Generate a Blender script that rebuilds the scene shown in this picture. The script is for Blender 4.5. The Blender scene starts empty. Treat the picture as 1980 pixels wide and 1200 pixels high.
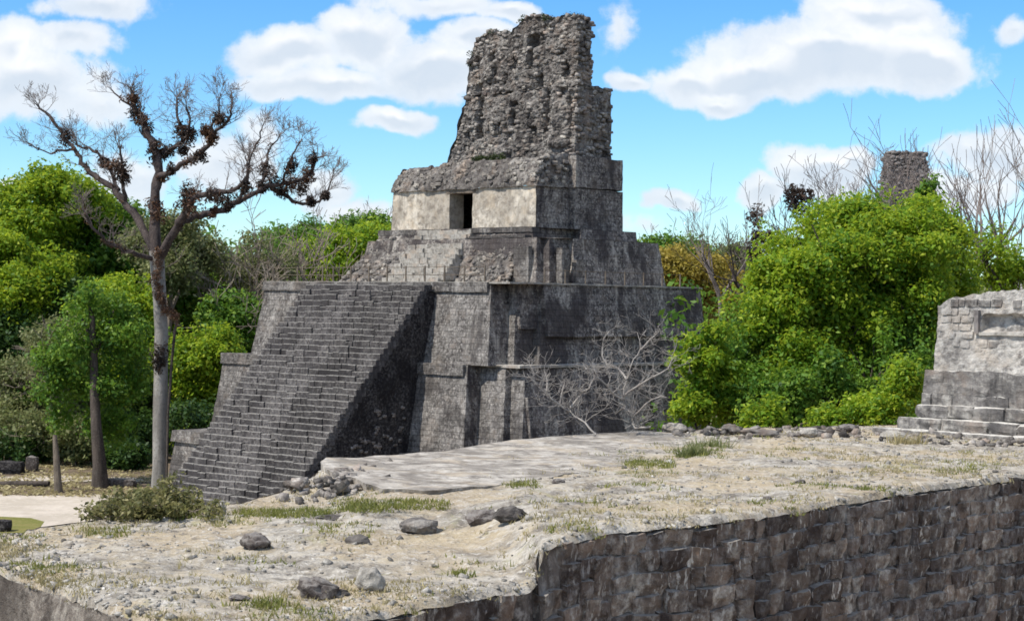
import bpy, bmesh, math, random
import numpy as np
from mathutils import Vector, Matrix, noise

R = random.Random(11)
G = np.random.RandomState(5)
scene = bpy.context.scene
COL = scene.collection

# ------------------------------------------------------------------ camera
F, ROLL, PITCH, ZC = 3400.0, 0.015, -10 / 3400.0, 12.0
cam_data = bpy.data.cameras.new('camera')
cam = bpy.data.objects.new('camera', cam_data)
COL.objects.link(cam)
cam_data.sensor_width = 36.0
cam_data.lens = 36.0 * F / 1980.0
cam_data.clip_end = 6000.0
cam_data.clip_start = 0.5
RC = Matrix.Rotation(math.pi / 2 + PITCH, 3, 'X') @ Matrix.Rotation(ROLL, 3, 'Z')
cam.matrix_world = Matrix.Translation((0, 0, ZC)) @ RC.to_4x4()
scene.camera = cam

# ------------------------------------------------------------------ light
SUN_EL = math.radians(54)
SUN_AZ = math.radians(28)            # sun stands to the left, a little on the camera's side
SUN_DIR = Vector((-math.cos(SUN_AZ) * math.cos(SUN_EL), -math.sin(SUN_AZ) * math.cos(SUN_EL), math.sin(SUN_EL)))
sun_data = bpy.data.lights.new('sun', 'SUN')
sun_data.energy = 3.35
sun_data.angle = math.radians(0.55)
sun_data.color = (1.0, 0.95, 0.87)
sun = bpy.data.objects.new('sun', sun_data)
COL.objects.link(sun)
sun.rotation_euler = (-SUN_DIR).to_track_quat('-Z', 'Y').to_euler()
vs = scene.view_settings
vs.view_transform = 'Standard'
vs.look = 'None'
vs.gamma = 1.0
vs.exposure = 0.62
scene.cycles.filter_width = 1.7
vs.use_curve_mapping = False


def ray(x, y):
    return RC @ Vector(((x - 990) / F, -(y - 600) / F, -1.0))


def at(x, y, d):
    """A point of the place seen at pixel (x, y) of the photograph, d metres away."""
    r = ray(x, y)
    return Vector((0, 0, ZC)) + r * (d / r.y)


def onz(x, y, z):
    r = ray(x, y)
    return Vector((0, 0, ZC)) + r * ((z - ZC) / r.z)


# ------------------------------------------------------------------ node helpers
class NT:
    def __init__(self, tree):
        self.t = tree

    def n(self, kind, ins=None, **props):
        nd = self.t.nodes.new(kind)
        for k, v in props.items():
            setattr(nd, k, v)
        if ins:
            for k, v in ins.items():
                s = nd.inputs[k]
                if isinstance(v, bpy.types.NodeSocket):
                    self.t.links.new(v, s)
                else:
                    s.default_value = v
        return nd

    def math(self, op, a, b=None, c=None, clamp=False):
        ins = {0: a}
        if b is not None:
            ins[1] = b
        if c is not None:
            ins[2] = c
        return self.n('ShaderNodeMath', ins, operation=op, use_clamp=clamp).outputs[0]

    def vmath(self, op, a, b=None):
        ins = {0: a}
        if b is not None:
            ins[1] = b
        nd = self.n('ShaderNodeVectorMath', ins, operation=op)
        return nd.outputs['Value'] if op in ('LENGTH', 'DOT_PRODUCT', 'DISTANCE') else nd.outputs['Vector']

    def mix(self, f, a, b, blend='MIX'):
        nd = self.n('ShaderNodeMix', None, data_type='RGBA', blend_type=blend)
        for k, v in ((0, f), (6, a), (7, b)):
            s = nd.inputs[k]
            if isinstance(v, bpy.types.NodeSocket):
                self.t.links.new(v, s)
            else:
                s.default_value = (*v, 1) if isinstance(v, tuple) and len(v) == 3 else v
        return nd.outputs[2]

    def step(self, v, lo, hi):
        nd = self.n('ShaderNodeMapRange', {0: v, 1: lo, 2: hi, 3: 0.0, 4: 1.0}, interpolation_type='SMOOTHSTEP')
        return nd.outputs[0]

    def noise(self, vec, scale, detail=4.0, rough=0.55, dist=0.0):
        return self.n('ShaderNodeTexNoise', {'Vector': vec, 'Scale': scale, 'Detail': detail, 'Roughness': rough, 'Distortion': dist}).outputs['Fac']


# ------------------------------------------------------------------ world
world = bpy.data.worlds.new('World')
scene.world = world
world.use_nodes = True
wt = world.node_tree
wt.nodes.clear()
w = NT(wt)
sky = w.n('ShaderNodeTexSky', None, sky_type='NISHITA', sun_disc=False, sun_elevation=SUN_EL,
          sun_rotation=math.atan2(SUN_DIR.x, SUN_DIR.y), altitude=200.0, air_density=1.0, dust_density=0.15, ozone_density=2.6)
skyc = w.n('ShaderNodeHueSaturation', {'Hue': 0.507, 'Saturation': 1.22, 'Value': 1.0, 'Color': w.vmath('MULTIPLY', sky.outputs[0], (0.75, 0.92, 1.03))}).outputs[0]
gen = w.n('ShaderNodeTexCoord').outputs['Generated']
sep = w.n('ShaderNodeSeparateXYZ', {0: gen})
ay = w.math('MAXIMUM', w.math('ABSOLUTE', sep.outputs[1]), 0.08)
px = w.math('DIVIDE', sep.outputs[0], ay)
pz = w.math('DIVIDE', sep.outputs[2], ay)
plane = w.n('ShaderNodeCombineXYZ', {0: px, 1: pz, 2: 0.0}).outputs[0]
wn = w.n('ShaderNodeTexNoise', {'Vector': plane, 'Scale': 16.0, 'Detail': 4.0, 'Roughness': 0.55})
warp = w.vmath('SUBTRACT', wn.outputs['Color'], (0.5, 0.5, 0.5))
warp = w.vmath('MULTIPLY', warp, (0.055, 0.035, 0.0))
wp = w.vmath('ADD', plane, warp)
CLOUDS = [  # x, y, rx, ry, strength
    (60, 150, 150, 95, 1.0), (20, 90, 100, 70, 1.0), (140, 75, 80, 45, .8), (180, 8, 120, 34, .75), (175, 200, 85, 62, .55),
    (560, 95, 120, 62, 1.0), (715, 70, 130, 72, 1.15), (830, 135, 130, 70, 1.1), (640, 158, 190, 44, 1.0), (905, 85, 110, 50, .9), (985, 22, 80, 34, .85),
    (850, 5, 170, 34, .62), (750, 237, 85, 34, 1.0), (520, 275, 60, 50, .35),
    (1600, 115, 300, 88, 1.2), (1690, 45, 170, 78, 1.2), (1450, 145, 180, 66, 1.1), (1335, 160, 130, 50, 1.0), (1780, 125, 118, 80, 1.2), (1225, 152, 60, 24, .7), (1390, 192, 80, 24, .8),
    (1190, 45, 50, 60, .45), (1960, 58, 60, 28, .6),
    (1590, 340, 110, 66, 1.1), (1480, 366, 60, 46, 1.0), (1640, 318, 70, 50, 1.0), (1295, 394, 55, 22, .8), (1900, 300, 110, 70, .85), (1850, 380, 120, 50, .7),
    (430, 325, 110, 62, .85), (620, 372, 66, 46, .8), (15, 362, 46, 24, .8), (690, 412, 70, 26, .6), (250, 335, 110, 72, .6), (900, 430, 200, 24, .35), (1120, 440, 160, 24, .35),
]
acc = None
acc_up = None
for (cx, cy, rx, ry, st) in CLOUDS:
    r = ray(cx, cy)
    c = (r.x / r.y, r.z / r.y, 0.0)
    d = w.vmath('SUBTRACT', wp, c)
    d = w.vmath('MULTIPLY', d, (F / rx, F / ry, 0.0))
    l = w.vmath('LENGTH', d)
    v = w.math('MULTIPLY_ADD', l, -st, st)
    acc = v if acc is None else w.math('SMOOTH_MAX', acc, v, 0.12)
    d = w.vmath('SUBTRACT', wp, (c[0], c[1] + 0.55 * ry / F, 0.0))
    d = w.vmath('MULTIPLY', d, (F / rx, F / ry, 0.0))
    v = w.math('MULTIPLY_ADD', w.vmath('LENGTH', d), -st, st)
    acc_up = v if acc_up is None else w.math('SMOOTH_MAX', acc_up, v, 0.12)
base_shade = w.step(w.math('SUBTRACT', acc, acc_up), -0.12, 0.42)
fb = w.noise(plane, 30.0, 9.0, 0.64)
fb2 = w.noise(wp, 12.0, 6.0, 0.6)
# same scattered cumulus carries on elsewhere, extra cover added to whiten the ambient light
dirn = w.vmath('MULTIPLY', gen, (1.0, 1.0, 2.2))
gl = w.noise(dirn, 3.3, 8.0, 0.58)
outside = w.step(w.math('MAXIMUM', w.math('ABSOLUTE', px), w.math('MULTIPLY', pz, 1.7)), 0.30, 0.42)
gl = w.math('MULTIPLY', w.math('MULTIPLY_ADD', gl, 4.0, -1.85), outside)
gl = w.math('ADD', gl, w.math('MULTIPLY_ADD', outside, 1.0, -1.0))
acc = w.math('SMOOTH_MAX', acc, gl, 0.1)
dens = w.math('MULTIPLY_ADD', fb, 1.1, -0.55)
dens = w.math('ADD', acc, dens)
dens = w.math('ADD', dens, w.math('MULTIPLY_ADD', fb2, 0.6, -0.3))
cover = w.step(dens, -0.05, 0.28)
core = w.step(dens, 0.05, 0.75)
billow = w.noise(wp, 26.0, 6.0, 0.6)
ccol = w.mix(core, (0.80, 0.87, 0.95), (1.0, 1.0, 1.0))
ccol = w.mix(w.math('MULTIPLY', w.step(billow, 0.42, 0.68), 0.5), ccol, (0.66, 0.75, 0.86))
ccol = w.mix(w.math('MULTIPLY', w.math('MULTIPLY', base_shade, core), 0.75), ccol, (0.60, 0.69, 0.80))
cover = w.math('MULTIPLY', cover, 0.94)
up = w.step(sep.outputs[2], -0.02, 0.03)
cover = w.math('MULTIPLY', cover, up)
bg1 = w.n('ShaderNodeBackground', {'Color': skyc, 'Strength': 0.114})
bg2 = w.n('ShaderNodeBackground', {'Color': ccol, 'Strength': 0.69})
mixs = w.n('ShaderNodeMixShader', {0: cover, 1: bg1.outputs[0], 2: bg2.outputs[0]})
w.n('ShaderNodeOutputWorld', {'Surface': mixs.outputs[0]})


# ------------------------------------------------------------------ materials
def new_mat(name):
    m = bpy.data.materials.new(name)
    m.use_nodes = True
    m.node_tree.nodes.clear()
    return m, NT(m.node_tree)


def finish(m, k, col, rough=0.9, height=None, bump=0.5, dist=0.03, spec=0.15):
    b = k.n('ShaderNodeBsdfPrincipled', {'Roughness': rough, 'Specular IOR Level': spec})
    if isinstance(col, tuple):
        b.inputs['Base Color'].default_value = (*col, 1)
    else:
        k.t.links.new(col, b.inputs['Base Color'])
    if height is not None:
        bp = k.n('ShaderNodeBump', {'Height': height, 'Strength': bump, 'Distance': dist})
        k.t.links.new(bp.outputs[0], b.inputs['Normal'])
    k.n('ShaderNodeOutputMaterial', {'Surface': b.outputs[0]})
    return m


YAW = math.radians(43.5)
UX = Vector((math.cos(YAW), -math.sin(YAW), 0))
VX = Vector((math.sin(YAW), math.cos(YAW), 0))


def stone_mat(name, dark, mid, pale, streak=0.5, lichen=0.5, top=None, course=0.0, warm=None, fine=7.0, bump=0.6, rnd=0.0, dist=0.05, island=0.0, dash=0.0):
    m, k = new_mat(name)
    geo = k.n('ShaderNodeNewGeometry')
    pos = geo.outputs['Position']
    big = k.noise(k.vmath('MULTIPLY', pos, (1.0, 1.0, 0.55)), 0.42, 7.0, 0.66, 0.5)
    med = k.noise(pos, 2.3, 7.0, 0.68, 0.4)
    fin = k.noise(pos, fine, 7.0, 0.7)
    grain = k.noise(pos, fine * 5.0, 3.0, 0.6)
    base = k.mix(k.step(med, 0.36, 0.62), dark, mid)
    base = k.mix(k.math('MULTIPLY', k.step(fin, 0.46, 0.68), 0.75), base, pale)
    if warm:
        wz = k.noise(pos, 1.1, 5.0, 0.6)
        base = k.mix(k.math('MULTIPLY', k.step(wz, 0.5, 0.66), 0.6), base, warm)
    # rain streaks down the face
    sp = k.vmath('MULTIPLY', pos, (1.0, 1.0, 0.11))
    st = k.noise(sp, 2.1, 6.0, 0.62)
    st2 = k.noise(sp, 6.5, 4.0, 0.6)
    base = k.mix(k.math('MULTIPLY', k.step(st, 0.55, 0.70), streak), base, pale)
    st3 = k.noise(sp, 0.9, 4.0, 0.55)
    base = k.mix(k.math('MULTIPLY', k.math('MULTIPLY', k.step(st3, 0.50, 0.66), k.step(fin, 0.35, 0.55)), streak * 0.75), base, pale)
    base = k.mix(k.math('MULTIPLY', k.step(st2, 0.52, 0.68), streak * 0.6), base, dark)
    base = k.mix(k.math('MULTIPLY', k.step(big, 0.47, 0.58), min(1.0, lichen * 1.35)), base, dark)
    blot = k.noise(pos, fine * 0.55, 8.0, 0.75, 0.6)
    base = k.mix(k.math('MULTIPLY', k.step(blot, 0.52, 0.60), 0.5 * lichen), base, tuple(c * 0.55 for c in dark))
    if dash:      # old lime wash surviving as short upright flecks
        dn = k.noise(k.vmath('MULTIPLY', pos, (11.0, 11.0, 3.6)), 1.0, 3.0, 0.55)
        dm = k.noise(pos, 0.8, 4.0, 0.6)
        base = k.mix(k.math('MULTIPLY', k.math('MULTIPLY', k.step(dn, 0.585, 0.66), k.step(dm, 0.40, 0.56)), dash), base, pale)
    h = k.math('ADD', k.math('MULTIPLY', fin, 1.0), k.math('MULTIPLY', grain, 0.35))
    if course:
        a = k.math('ADD', k.vmath('DOT_PRODUCT', pos, tuple(UX)), k.vmath('DOT_PRODUCT', pos, tuple(VX)))
        zz = k.n('ShaderNodeSeparateXYZ', {0: pos}).outputs[2]
        wob = k.math('MULTIPLY_ADD', k.noise(pos, 1.6, 3.0), 0.16, -0.08)
        bv = k.n('ShaderNodeCombineXYZ', {0: a, 1: k.math('ADD', zz, wob), 2: 0.0}).outputs[0]
        br = k.n('ShaderNodeTexBrick', {'Vector': bv, 'Color1': (1, 1, 1, 1), 'Color2': (.55, .55, .55, 1), 'Mortar': (0.1, 0.1, 0.1, 1), 'Scale': 1.0,
                                        'Mortar Size': 0.018, 'Mortar Smooth': 0.6, 'Bias': 0.0, 'Brick Width': 0.62, 'Row Height': 0.31})
        base = k.mix(course, base, k.mix(1.0, base, br.outputs['Color'], 'MULTIPLY'))
        h = k.math('ADD', h, k.math('MULTIPLY', br.outputs['Fac'], -0.8 * course))
    if rnd:
        oi = k.n('ShaderNodeObjectInfo').outputs['Random']
        base = k.mix(1.0, base, k.n('ShaderNodeCombineColor', {0: k.math('MULTIPLY_ADD', oi, rnd, 1 - rnd * 0.5), 1: k.math('MULTIPLY_ADD', oi, rnd, 1 - rnd * 0.5), 2: k.math('MULTIPLY_ADD', oi, rnd * 0.9, 1 - rnd * 0.47)}).outputs[0], 'MULTIPLY')
    if island:
        oi = geo.outputs['Random Per Island']
        f = k.math('MULTIPLY_ADD', oi, island, 1 - island * 0.5)
        base = k.mix(1.0, base, k.n('ShaderNodeCombineColor', {0: f, 1: f, 2: f}).outputs[0], 'MULTIPLY')
    if top:  # upward faces get a paler colour: sun on treads and tops painted in
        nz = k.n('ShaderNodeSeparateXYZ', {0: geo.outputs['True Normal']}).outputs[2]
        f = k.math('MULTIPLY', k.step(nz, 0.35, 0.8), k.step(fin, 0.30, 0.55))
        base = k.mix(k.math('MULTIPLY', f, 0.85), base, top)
    return finish(m, k, base, 0.92, h, bump, dist)


M = {}
M['front'] = stone_mat('grey_limestone', (0.075, 0.067, 0.063), (0.215, 0.198, 0.182), (0.50, 0.465, 0.42), streak=0.42, lichen=0.55, course=0.6, dist=0.08, warm=(0.21, 0.175, 0.145))
M['side'] = stone_mat('dark_limestone', (0.058, 0.049, 0.049), (0.22, 0.193, 0.176), (0.60, 0.55, 0.48), streak=0.62, lichen=0.62, course=0.5, dist=0.08, warm=(0.20, 0.16, 0.13))
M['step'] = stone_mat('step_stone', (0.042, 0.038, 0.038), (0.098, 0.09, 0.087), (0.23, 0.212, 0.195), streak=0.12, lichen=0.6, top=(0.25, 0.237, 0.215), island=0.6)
M['flank'] = stone_mat('near_black_stone', (0.014, 0.012, 0.013), (0.034, 0.03, 0.03), (0.16, 0.15, 0.14), streak=0.25, lichen=0.5)  # near-black base tone for stair flank, chamber and dark plaza stones
M['rubble'] = stone_mat('rubble_stone', (0.10, 0.088, 0.08), (0.255, 0.23, 0.207), (0.50, 0.465, 0.415), streak=0.12, lichen=0.3, rnd=1.0, warm=(0.27, 0.20, 0.155), fine=5.0, bump=0.8)
M['rubblecore'] = stone_mat('rubble_core', (0.058, 0.05, 0.046), (0.235, 0.212, 0.192), (0.48, 0.45, 0.40), streak=0.25, lichen=0.4, warm=(0.235, 0.18, 0.14), fine=4.0, bump=1.0, dist=0.12)
M['rubblestuff'] = stone_mat('rubble_mixed', (0.09, 0.08, 0.073), (0.235, 0.212, 0.19), (0.48, 0.445, 0.395), streak=0.1, lichen=0.3, island=1.0, warm=(0.27, 0.20, 0.155), fine=5.0, bump=0.8)
M['plaster'] = stone_mat('cream_plaster', (0.22, 0.19, 0.155), (0.62, 0.55, 0.445), (0.72, 0.66, 0.56), streak=0.4, lichen=0.36, warm=(0.58, 0.47, 0.34), fine=3.0, bump=0.3)
M['palestep'] = stone_mat('pale_worn_stone', (0.17, 0.155, 0.135), (0.36, 0.335, 0.295), (0.50, 0.47, 0.42), streak=0.2, lichen=0.15, top=(0.48, 0.45, 0.40), warm=(0.40, 0.32, 0.25))
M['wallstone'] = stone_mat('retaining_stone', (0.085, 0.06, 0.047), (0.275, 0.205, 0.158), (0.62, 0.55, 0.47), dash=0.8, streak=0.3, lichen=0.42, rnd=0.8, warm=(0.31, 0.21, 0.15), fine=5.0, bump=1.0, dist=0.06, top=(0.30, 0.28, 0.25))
M['mortar'] = stone_mat('old_mortar', (0.08, 0.062, 0.05), (0.22, 0.175, 0.14), (0.46, 0.40, 0.34), streak=0.4, lichen=0.4, fine=6.0, bump=0.8)
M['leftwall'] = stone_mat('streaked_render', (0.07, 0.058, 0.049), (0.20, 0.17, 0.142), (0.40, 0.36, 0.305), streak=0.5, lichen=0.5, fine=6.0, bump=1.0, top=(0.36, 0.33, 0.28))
M['shrine'] = stone_mat('pale_shrine_stone', (0.17, 0.158, 0.148), (0.47, 0.44, 0.40), (0.62, 0.59, 0.54), streak=0.35, lichen=0.25, fine=5.0, warm=(0.50, 0.43, 0.355), bump=1.0, rnd=0.12)
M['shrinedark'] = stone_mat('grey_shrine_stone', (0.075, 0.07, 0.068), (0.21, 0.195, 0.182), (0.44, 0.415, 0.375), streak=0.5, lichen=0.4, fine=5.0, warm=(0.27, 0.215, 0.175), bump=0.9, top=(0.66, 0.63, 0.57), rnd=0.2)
M['slab'] = stone_mat('floor_slab', (0.17, 0.15, 0.127), (0.43, 0.39, 0.335), (0.60, 0.56, 0.495), streak=0.0, lichen=0.5, fine=3.2, warm=(0.42, 0.345, 0.25), bump=0.8)
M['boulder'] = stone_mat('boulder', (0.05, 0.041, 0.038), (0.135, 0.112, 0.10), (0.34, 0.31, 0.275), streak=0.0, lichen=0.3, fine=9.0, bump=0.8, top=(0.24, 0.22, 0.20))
M['paleboulder'] = stone_mat('pale_boulder', (0.24, 0.22, 0.19), (0.45, 0.42, 0.37), (0.60, 0.56, 0.50), streak=0.0, lichen=0.15, fine=9.0, bump=0.8)
M['tower'] = stone_mat('far_tower_stone', (0.12, 0.107, 0.102), (0.20, 0.182, 0.172), (0.31, 0.29, 0.27), streak=0.2, lichen=0.4, warm=(0.21, 0.155, 0.12), fine=1.5, bump=0.6, island=0.5)


def terrace_mat():
    m, k = new_mat('terrace_surface')
    geo = k.n('ShaderNodeNewGeometry')
    pos = geo.outputs['Position']
    a = k.noise(pos, 0.45, 6.0, 0.6, 0.5)
    b = k.noise(pos, 1.6, 8.0, 0.7, 0.6)
    c = k.noise(pos, 6.0, 8.0, 0.72, 0.3)
    d = k.noise(pos, 26.0, 5.0, 0.65)
    base = k.mix(k.step(b, 0.36, 0.62), (0.19, 0.168, 0.14), (0.46, 0.42, 0.355))
    base = k.mix(k.math('MULTIPLY', k.step(a, 0.44, 0.60), 0.72), base, (0.42, 0.335, 0.22))
    base = k.mix(k.math('MULTIPLY', k.step(c, 0.50, 0.66), 0.8), base, (0.60, 0.565, 0.505))
    c2 = k.noise(k.vmath('ADD', pos, (31.0, 7.0, 3.0)), 4.2, 8.0, 0.72, 0.5)
    base = k.mix(k.math('MULTIPLY', k.step(c2, 0.53, 0.66), 0.75), base, (0.10, 0.086, 0.074))
    g = k.noise(k.vmath('ADD', pos, (3.0, 17.0, 0.0)), 0.8, 6.0, 0.68, 0.8)
    base = k.mix(k.math('MULTIPLY', k.math('MULTIPLY', k.step(g, 0.57, 0.68), k.step(c, 0.36, 0.55)), 0.62), base, (0.26, 0.25, 0.085))
    s = k.noise(k.vmath('ADD', pos, (9.0, 1.0, 0.0)), 1.0, 6.0, 0.65, 0.6)
    base = k.mix(k.math('MULTIPLY', k.step(s, 0.49, 0.65), 0.55), base, (0.47, 0.385, 0.25))
    base = k.mix(k.math('MULTIPLY', k.step(d, 0.55, 0.72), 0.45), base, (0.12, 0.105, 0.09))
    vo = k.n('ShaderNodeTexVoronoi', {'Vector': pos, 'Scale': 9.0, 'Randomness': 1.0}, feature='F1')
    vmask = k.step(vo.outputs['Distance'], 0.42, 0.12)
    base = k.mix(k.math('MULTIPLY', vmask, k.math('MULTIPLY', k.step(b, 0.42, 0.6), 0.35)), base, (0.62, 0.60, 0.55))
    h = k.math('ADD', k.math('ADD', c, k.math('MULTIPLY', d, 0.4)), k.math('MULTIPLY', vmask, 0.25))
    return finish(m, k, base, 0.95, h, 0.9, 0.06)


M['terrace'] = terrace_mat()


def ground_mat(name, c1, c2, c3, scale=0.3):
    m, k = new_mat(name)
    pos = k.n('ShaderNodeNewGeometry').outputs['Position']
    a = k.noise(pos, scale, 7.0, 0.65)
    b = k.noise(pos, scale * 7, 7.0, 0.7)
    base = k.mix(k.step(a, 0.4, 0.6), c1, c2)
    base = k.mix(k.math('MULTIPLY', k.step(b, 0.48, 0.65), 0.7), base, c3)
    return finish(m, k, base, 0.95, b, 0.6, 0.1)


M['ground'] = ground_mat('forest_floor', (0.10, 0.075, 0.05), (0.17, 0.13, 0.09), (0.24, 0.19, 0.14))
M['path'] = ground_mat('pale_path', (0.42, 0.365, 0.295), (0.52, 0.455, 0.38), (0.58, 0.52, 0.44))
M['lawn'] = ground_mat('lawn', (0.14, 0.15, 0.035), (0.20, 0.18, 0.06), (0.26, 0.22, 0.09), 0.6)


def leaf_mat(name, c1, c2, c3, trans=0.35, scale=0.5):
    m, k = new_mat(name)
    geo = k.n('ShaderNodeNewGeometry')
    r = geo.outputs['Random Per Island']
    n = k.noise(geo.outputs['Position'], scale, 5.0, 0.7)
    col = k.mix(k.step(n, 0.36, 0.64), c1, c2)
    col = k.mix(k.math('MULTIPLY', k.step(r, 0.55, 1.0), 0.8), col, c3)
    col = k.mix(k.math('MULTIPLY', k.step(r, 0.35, 0.0), 0.5), col, tuple(c * 0.5 for c in c1))
    dif = k.n('ShaderNodeBsdfPrincipled', {'Base Color': col, 'Roughness': 0.55, 'Specular IOR Level': 0.3})
    tr = k.n('ShaderNodeBsdfTranslucent', {'Color': k.mix(0.35, col, tuple(min(1, c * 1.6) for c in c3))})
    mx = k.n('ShaderNodeMixShader', {0: trans, 1: dif.outputs[0], 2: tr.outputs[0]})
    k.n('ShaderNodeOutputMaterial', {'Surface': mx.outputs[0]})
    return m


M['leaf_bright'] = leaf_mat('bright_leaves', (0.070, 0.182, 0.011), (0.215, 0.345, 0.016), (0.46, 0.52, 0.042), 0.47)
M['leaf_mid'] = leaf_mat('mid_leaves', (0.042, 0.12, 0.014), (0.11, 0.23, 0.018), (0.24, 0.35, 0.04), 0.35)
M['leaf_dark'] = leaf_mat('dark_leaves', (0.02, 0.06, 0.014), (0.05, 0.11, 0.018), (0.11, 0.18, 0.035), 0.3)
M['leaf_olive'] = leaf_mat('olive_leaves', (0.085, 0.115, 0.035), (0.17, 0.20, 0.06), (0.32, 0.32, 0.15), 0.35)
M['leaf_gold'] = leaf_mat('yellowing_leaves', (0.22, 0.20, 0.03), (0.36, 0.27, 0.04), (0.44, 0.34, 0.07), 0.4)
M['leaf_cut'] = leaf_mat('wilting_cut_leaves', (0.09, 0.10, 0.03), (0.17, 0.165, 0.05), (0.34, 0.30, 0.14), 0.3, 1.5)
M['leaf_dry'] = leaf_mat('dry_grass', (0.24, 0.20, 0.085), (0.38, 0.32, 0.16), (0.5, 0.44, 0.26), 0.3, 1.0)
M['leaf_grass'] = leaf_mat('green_grass', (0.09, 0.12, 0.02), (0.19, 0.20, 0.04), (0.34, 0.32, 0.10), 0.35, 1.0)
M['epi'] = leaf_mat('epiphyte_leaves', (0.022, 0.018, 0.016), (0.06, 0.04, 0.03), (0.13, 0.075, 0.045), 0.15, 0.8)
M['epi_brown'] = leaf_mat('brown_epiphyte_leaves', (0.06, 0.03, 0.018), (0.14, 0.07, 0.04), (0.22, 0.13, 0.07), 0.15, 0.8)
M['moss'] = leaf_mat('moss_leaves', (0.02, 0.035, 0.008), (0.04, 0.06, 0.015), (0.09, 0.11, 0.03), 0.2, 1.0)


def bark_mat(name, c1, c2, c3, sc=2.0):
    m, k = new_mat(name)
    pos = k.n('ShaderNodeNewGeometry').outputs['Position']
    p2 = k.vmath('MULTIPLY', pos, (1.0, 1.0, 0.25))
    a = k.noise(p2, sc, 6.0, 0.65)
    b = k.noise(pos, sc * 5, 6.0, 0.7)
    col = k.mix(k.step(a, 0.38, 0.62), c1, c2)
    col = k.mix(k.math('MULTIPLY', k.step(b, 0.5, 0.66), 0.7), col, c3)
    return finish(m, k, col, 0.9, k.math('ADD', a, b), 0.7, 0.05)


M['bark_ceiba'] = bark_mat('grey_smooth_bark', (0.20, 0.185, 0.165), (0.33, 0.31, 0.28), (0.12, 0.11, 0.10), 1.2)
M['bark_limb'] = bark_mat('dark_limb_bark', (0.042, 0.033, 0.032), (0.085, 0.066, 0.06), (0.17, 0.145, 0.13), 2.0)
M['bark_twig'] = bark_mat('twig_bark', (0.15, 0.122, 0.11), (0.23, 0.19, 0.17), (0.32, 0.28, 0.25), 2.0)
M['bark_scrub'] = bark_mat('scrub_bark', (0.17, 0.14, 0.115), (0.27, 0.225, 0.18), (0.36, 0.31, 0.25), 2.0)
M['bark_dark'] = bark_mat('dark_bark', (0.045, 0.036, 0.03), (0.09, 0.072, 0.06), (0.15, 0.13, 0.11), 2.0)
M['bark_white'] = bark_mat('bleached_wood', (0.30, 0.27, 0.245), (0.40, 0.37, 0.335), (0.20, 0.175, 0.155), 4.0)
M['bark_pale'] = bark_mat('pale_bark', (0.26, 0.235, 0.215), (0.38, 0.35, 0.32), (0.17, 0.15, 0.14), 2.0)
M['wood'] = bark_mat('weathered_wood', (0.11, 0.09, 0.07), (0.19, 0.155, 0.12), (0.27, 0.23, 0.19), 5.0)


# ------------------------------------------------------------------ object helpers
def tag(o, label=None, cat=None, group=None, kind=None):
    if label:
        o['label'] = label
    if cat:
        o['category'] = cat
    if group:
        o['group'] = group
    if kind:
        o['kind'] = kind
    return o


def link(name, me, parent=None, loc=None):
    o = bpy.data.objects.new(name, me)
    COL.objects.link(o)
    if parent is not None:
        o.parent = parent
    if loc is not None:
        o.location = loc
    return o


def empty(name, loc=(0, 0, 0)):
    o = bpy.data.objects.new(name, None)
    o.empty_display_size = 0.3
    COL.objects.link(o)
    o.location = loc
    return o


class MB:
    """Collects vertices and faces for ONE mesh; positions are in world metres."""

    def __init__(self):
        self.v, self.f = [], []

    def add(self, verts, faces):
        b = len(self.v)
        self.v.extend(verts)
        self.f.extend([tuple(i + b for i in f) for f in faces])

    def build(self, name, mat, parent=None, smooth=False, origin=None):
        off = Vector((0, 0, 0))
        if parent is not None:
            off = world_loc(parent)
        elif origin is not None:
            off = Vector(origin)
        me = bpy.data.meshes.new(name)
        me.from_pydata([tuple(Vector(p) - off) for p in self.v], [], self.f)
        me.materials.append(mat)
        if smooth:
            me.polygons.foreach_set('use_smooth', [True] * len(me.polygons))
        me.update()
        o = link(name, me, parent)
        if parent is None and origin is not None:
            o.location = origin
        return o


def world_loc(o):
    p = Vector((0, 0, 0))
    while o is not None:
        p = p + o.location
        o = o.parent
    return p


def np_mesh(name, V, Fa, mat, parent=None, smooth=False, origin=(0, 0, 0)):
    """V (n,3), Fa (m,k) arrays."""
    off = np.array(world_loc(parent)) if parent is not None else np.array(origin, dtype=float)
    me = bpy.data.meshes.new(name)
    n, (m, kk) = len(V), Fa.shape
    me.vertices.add(n)
    me.vertices.foreach_set('co', (V - off).astype(np.float32).ravel())
    me.loops.add(m * kk)
    me.loops.foreach_set('vertex_index', Fa.astype(np.int32).ravel())
    me.polygons.add(m)
    me.polygons.foreach_set('loop_start', np.arange(0, m * kk, kk, dtype=np.int32))
    me.polygons.foreach_set('loop_total', np.full(m, kk, dtype=np.int32))
    if smooth:
        me.polygons.foreach_set('use_smooth', np.ones(m, dtype=bool))
    me.materials.append(mat)
    me.update(calc_edges=True)
    me.validate()
    o = link(name, me, parent)
    if parent is None:
        o.location = origin
    return o


def rough(p, amp, fr=1.3):
    """Same place, same displacement, so neighbouring faces stay joined."""
    p = Vector(p)
    a = noise.noise_vector(p * fr) * amp
    b = noise.noise_vector(p * fr * 3.7 + Vector((5, 9, 2))) * amp * 0.5
    return p + a + b


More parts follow.
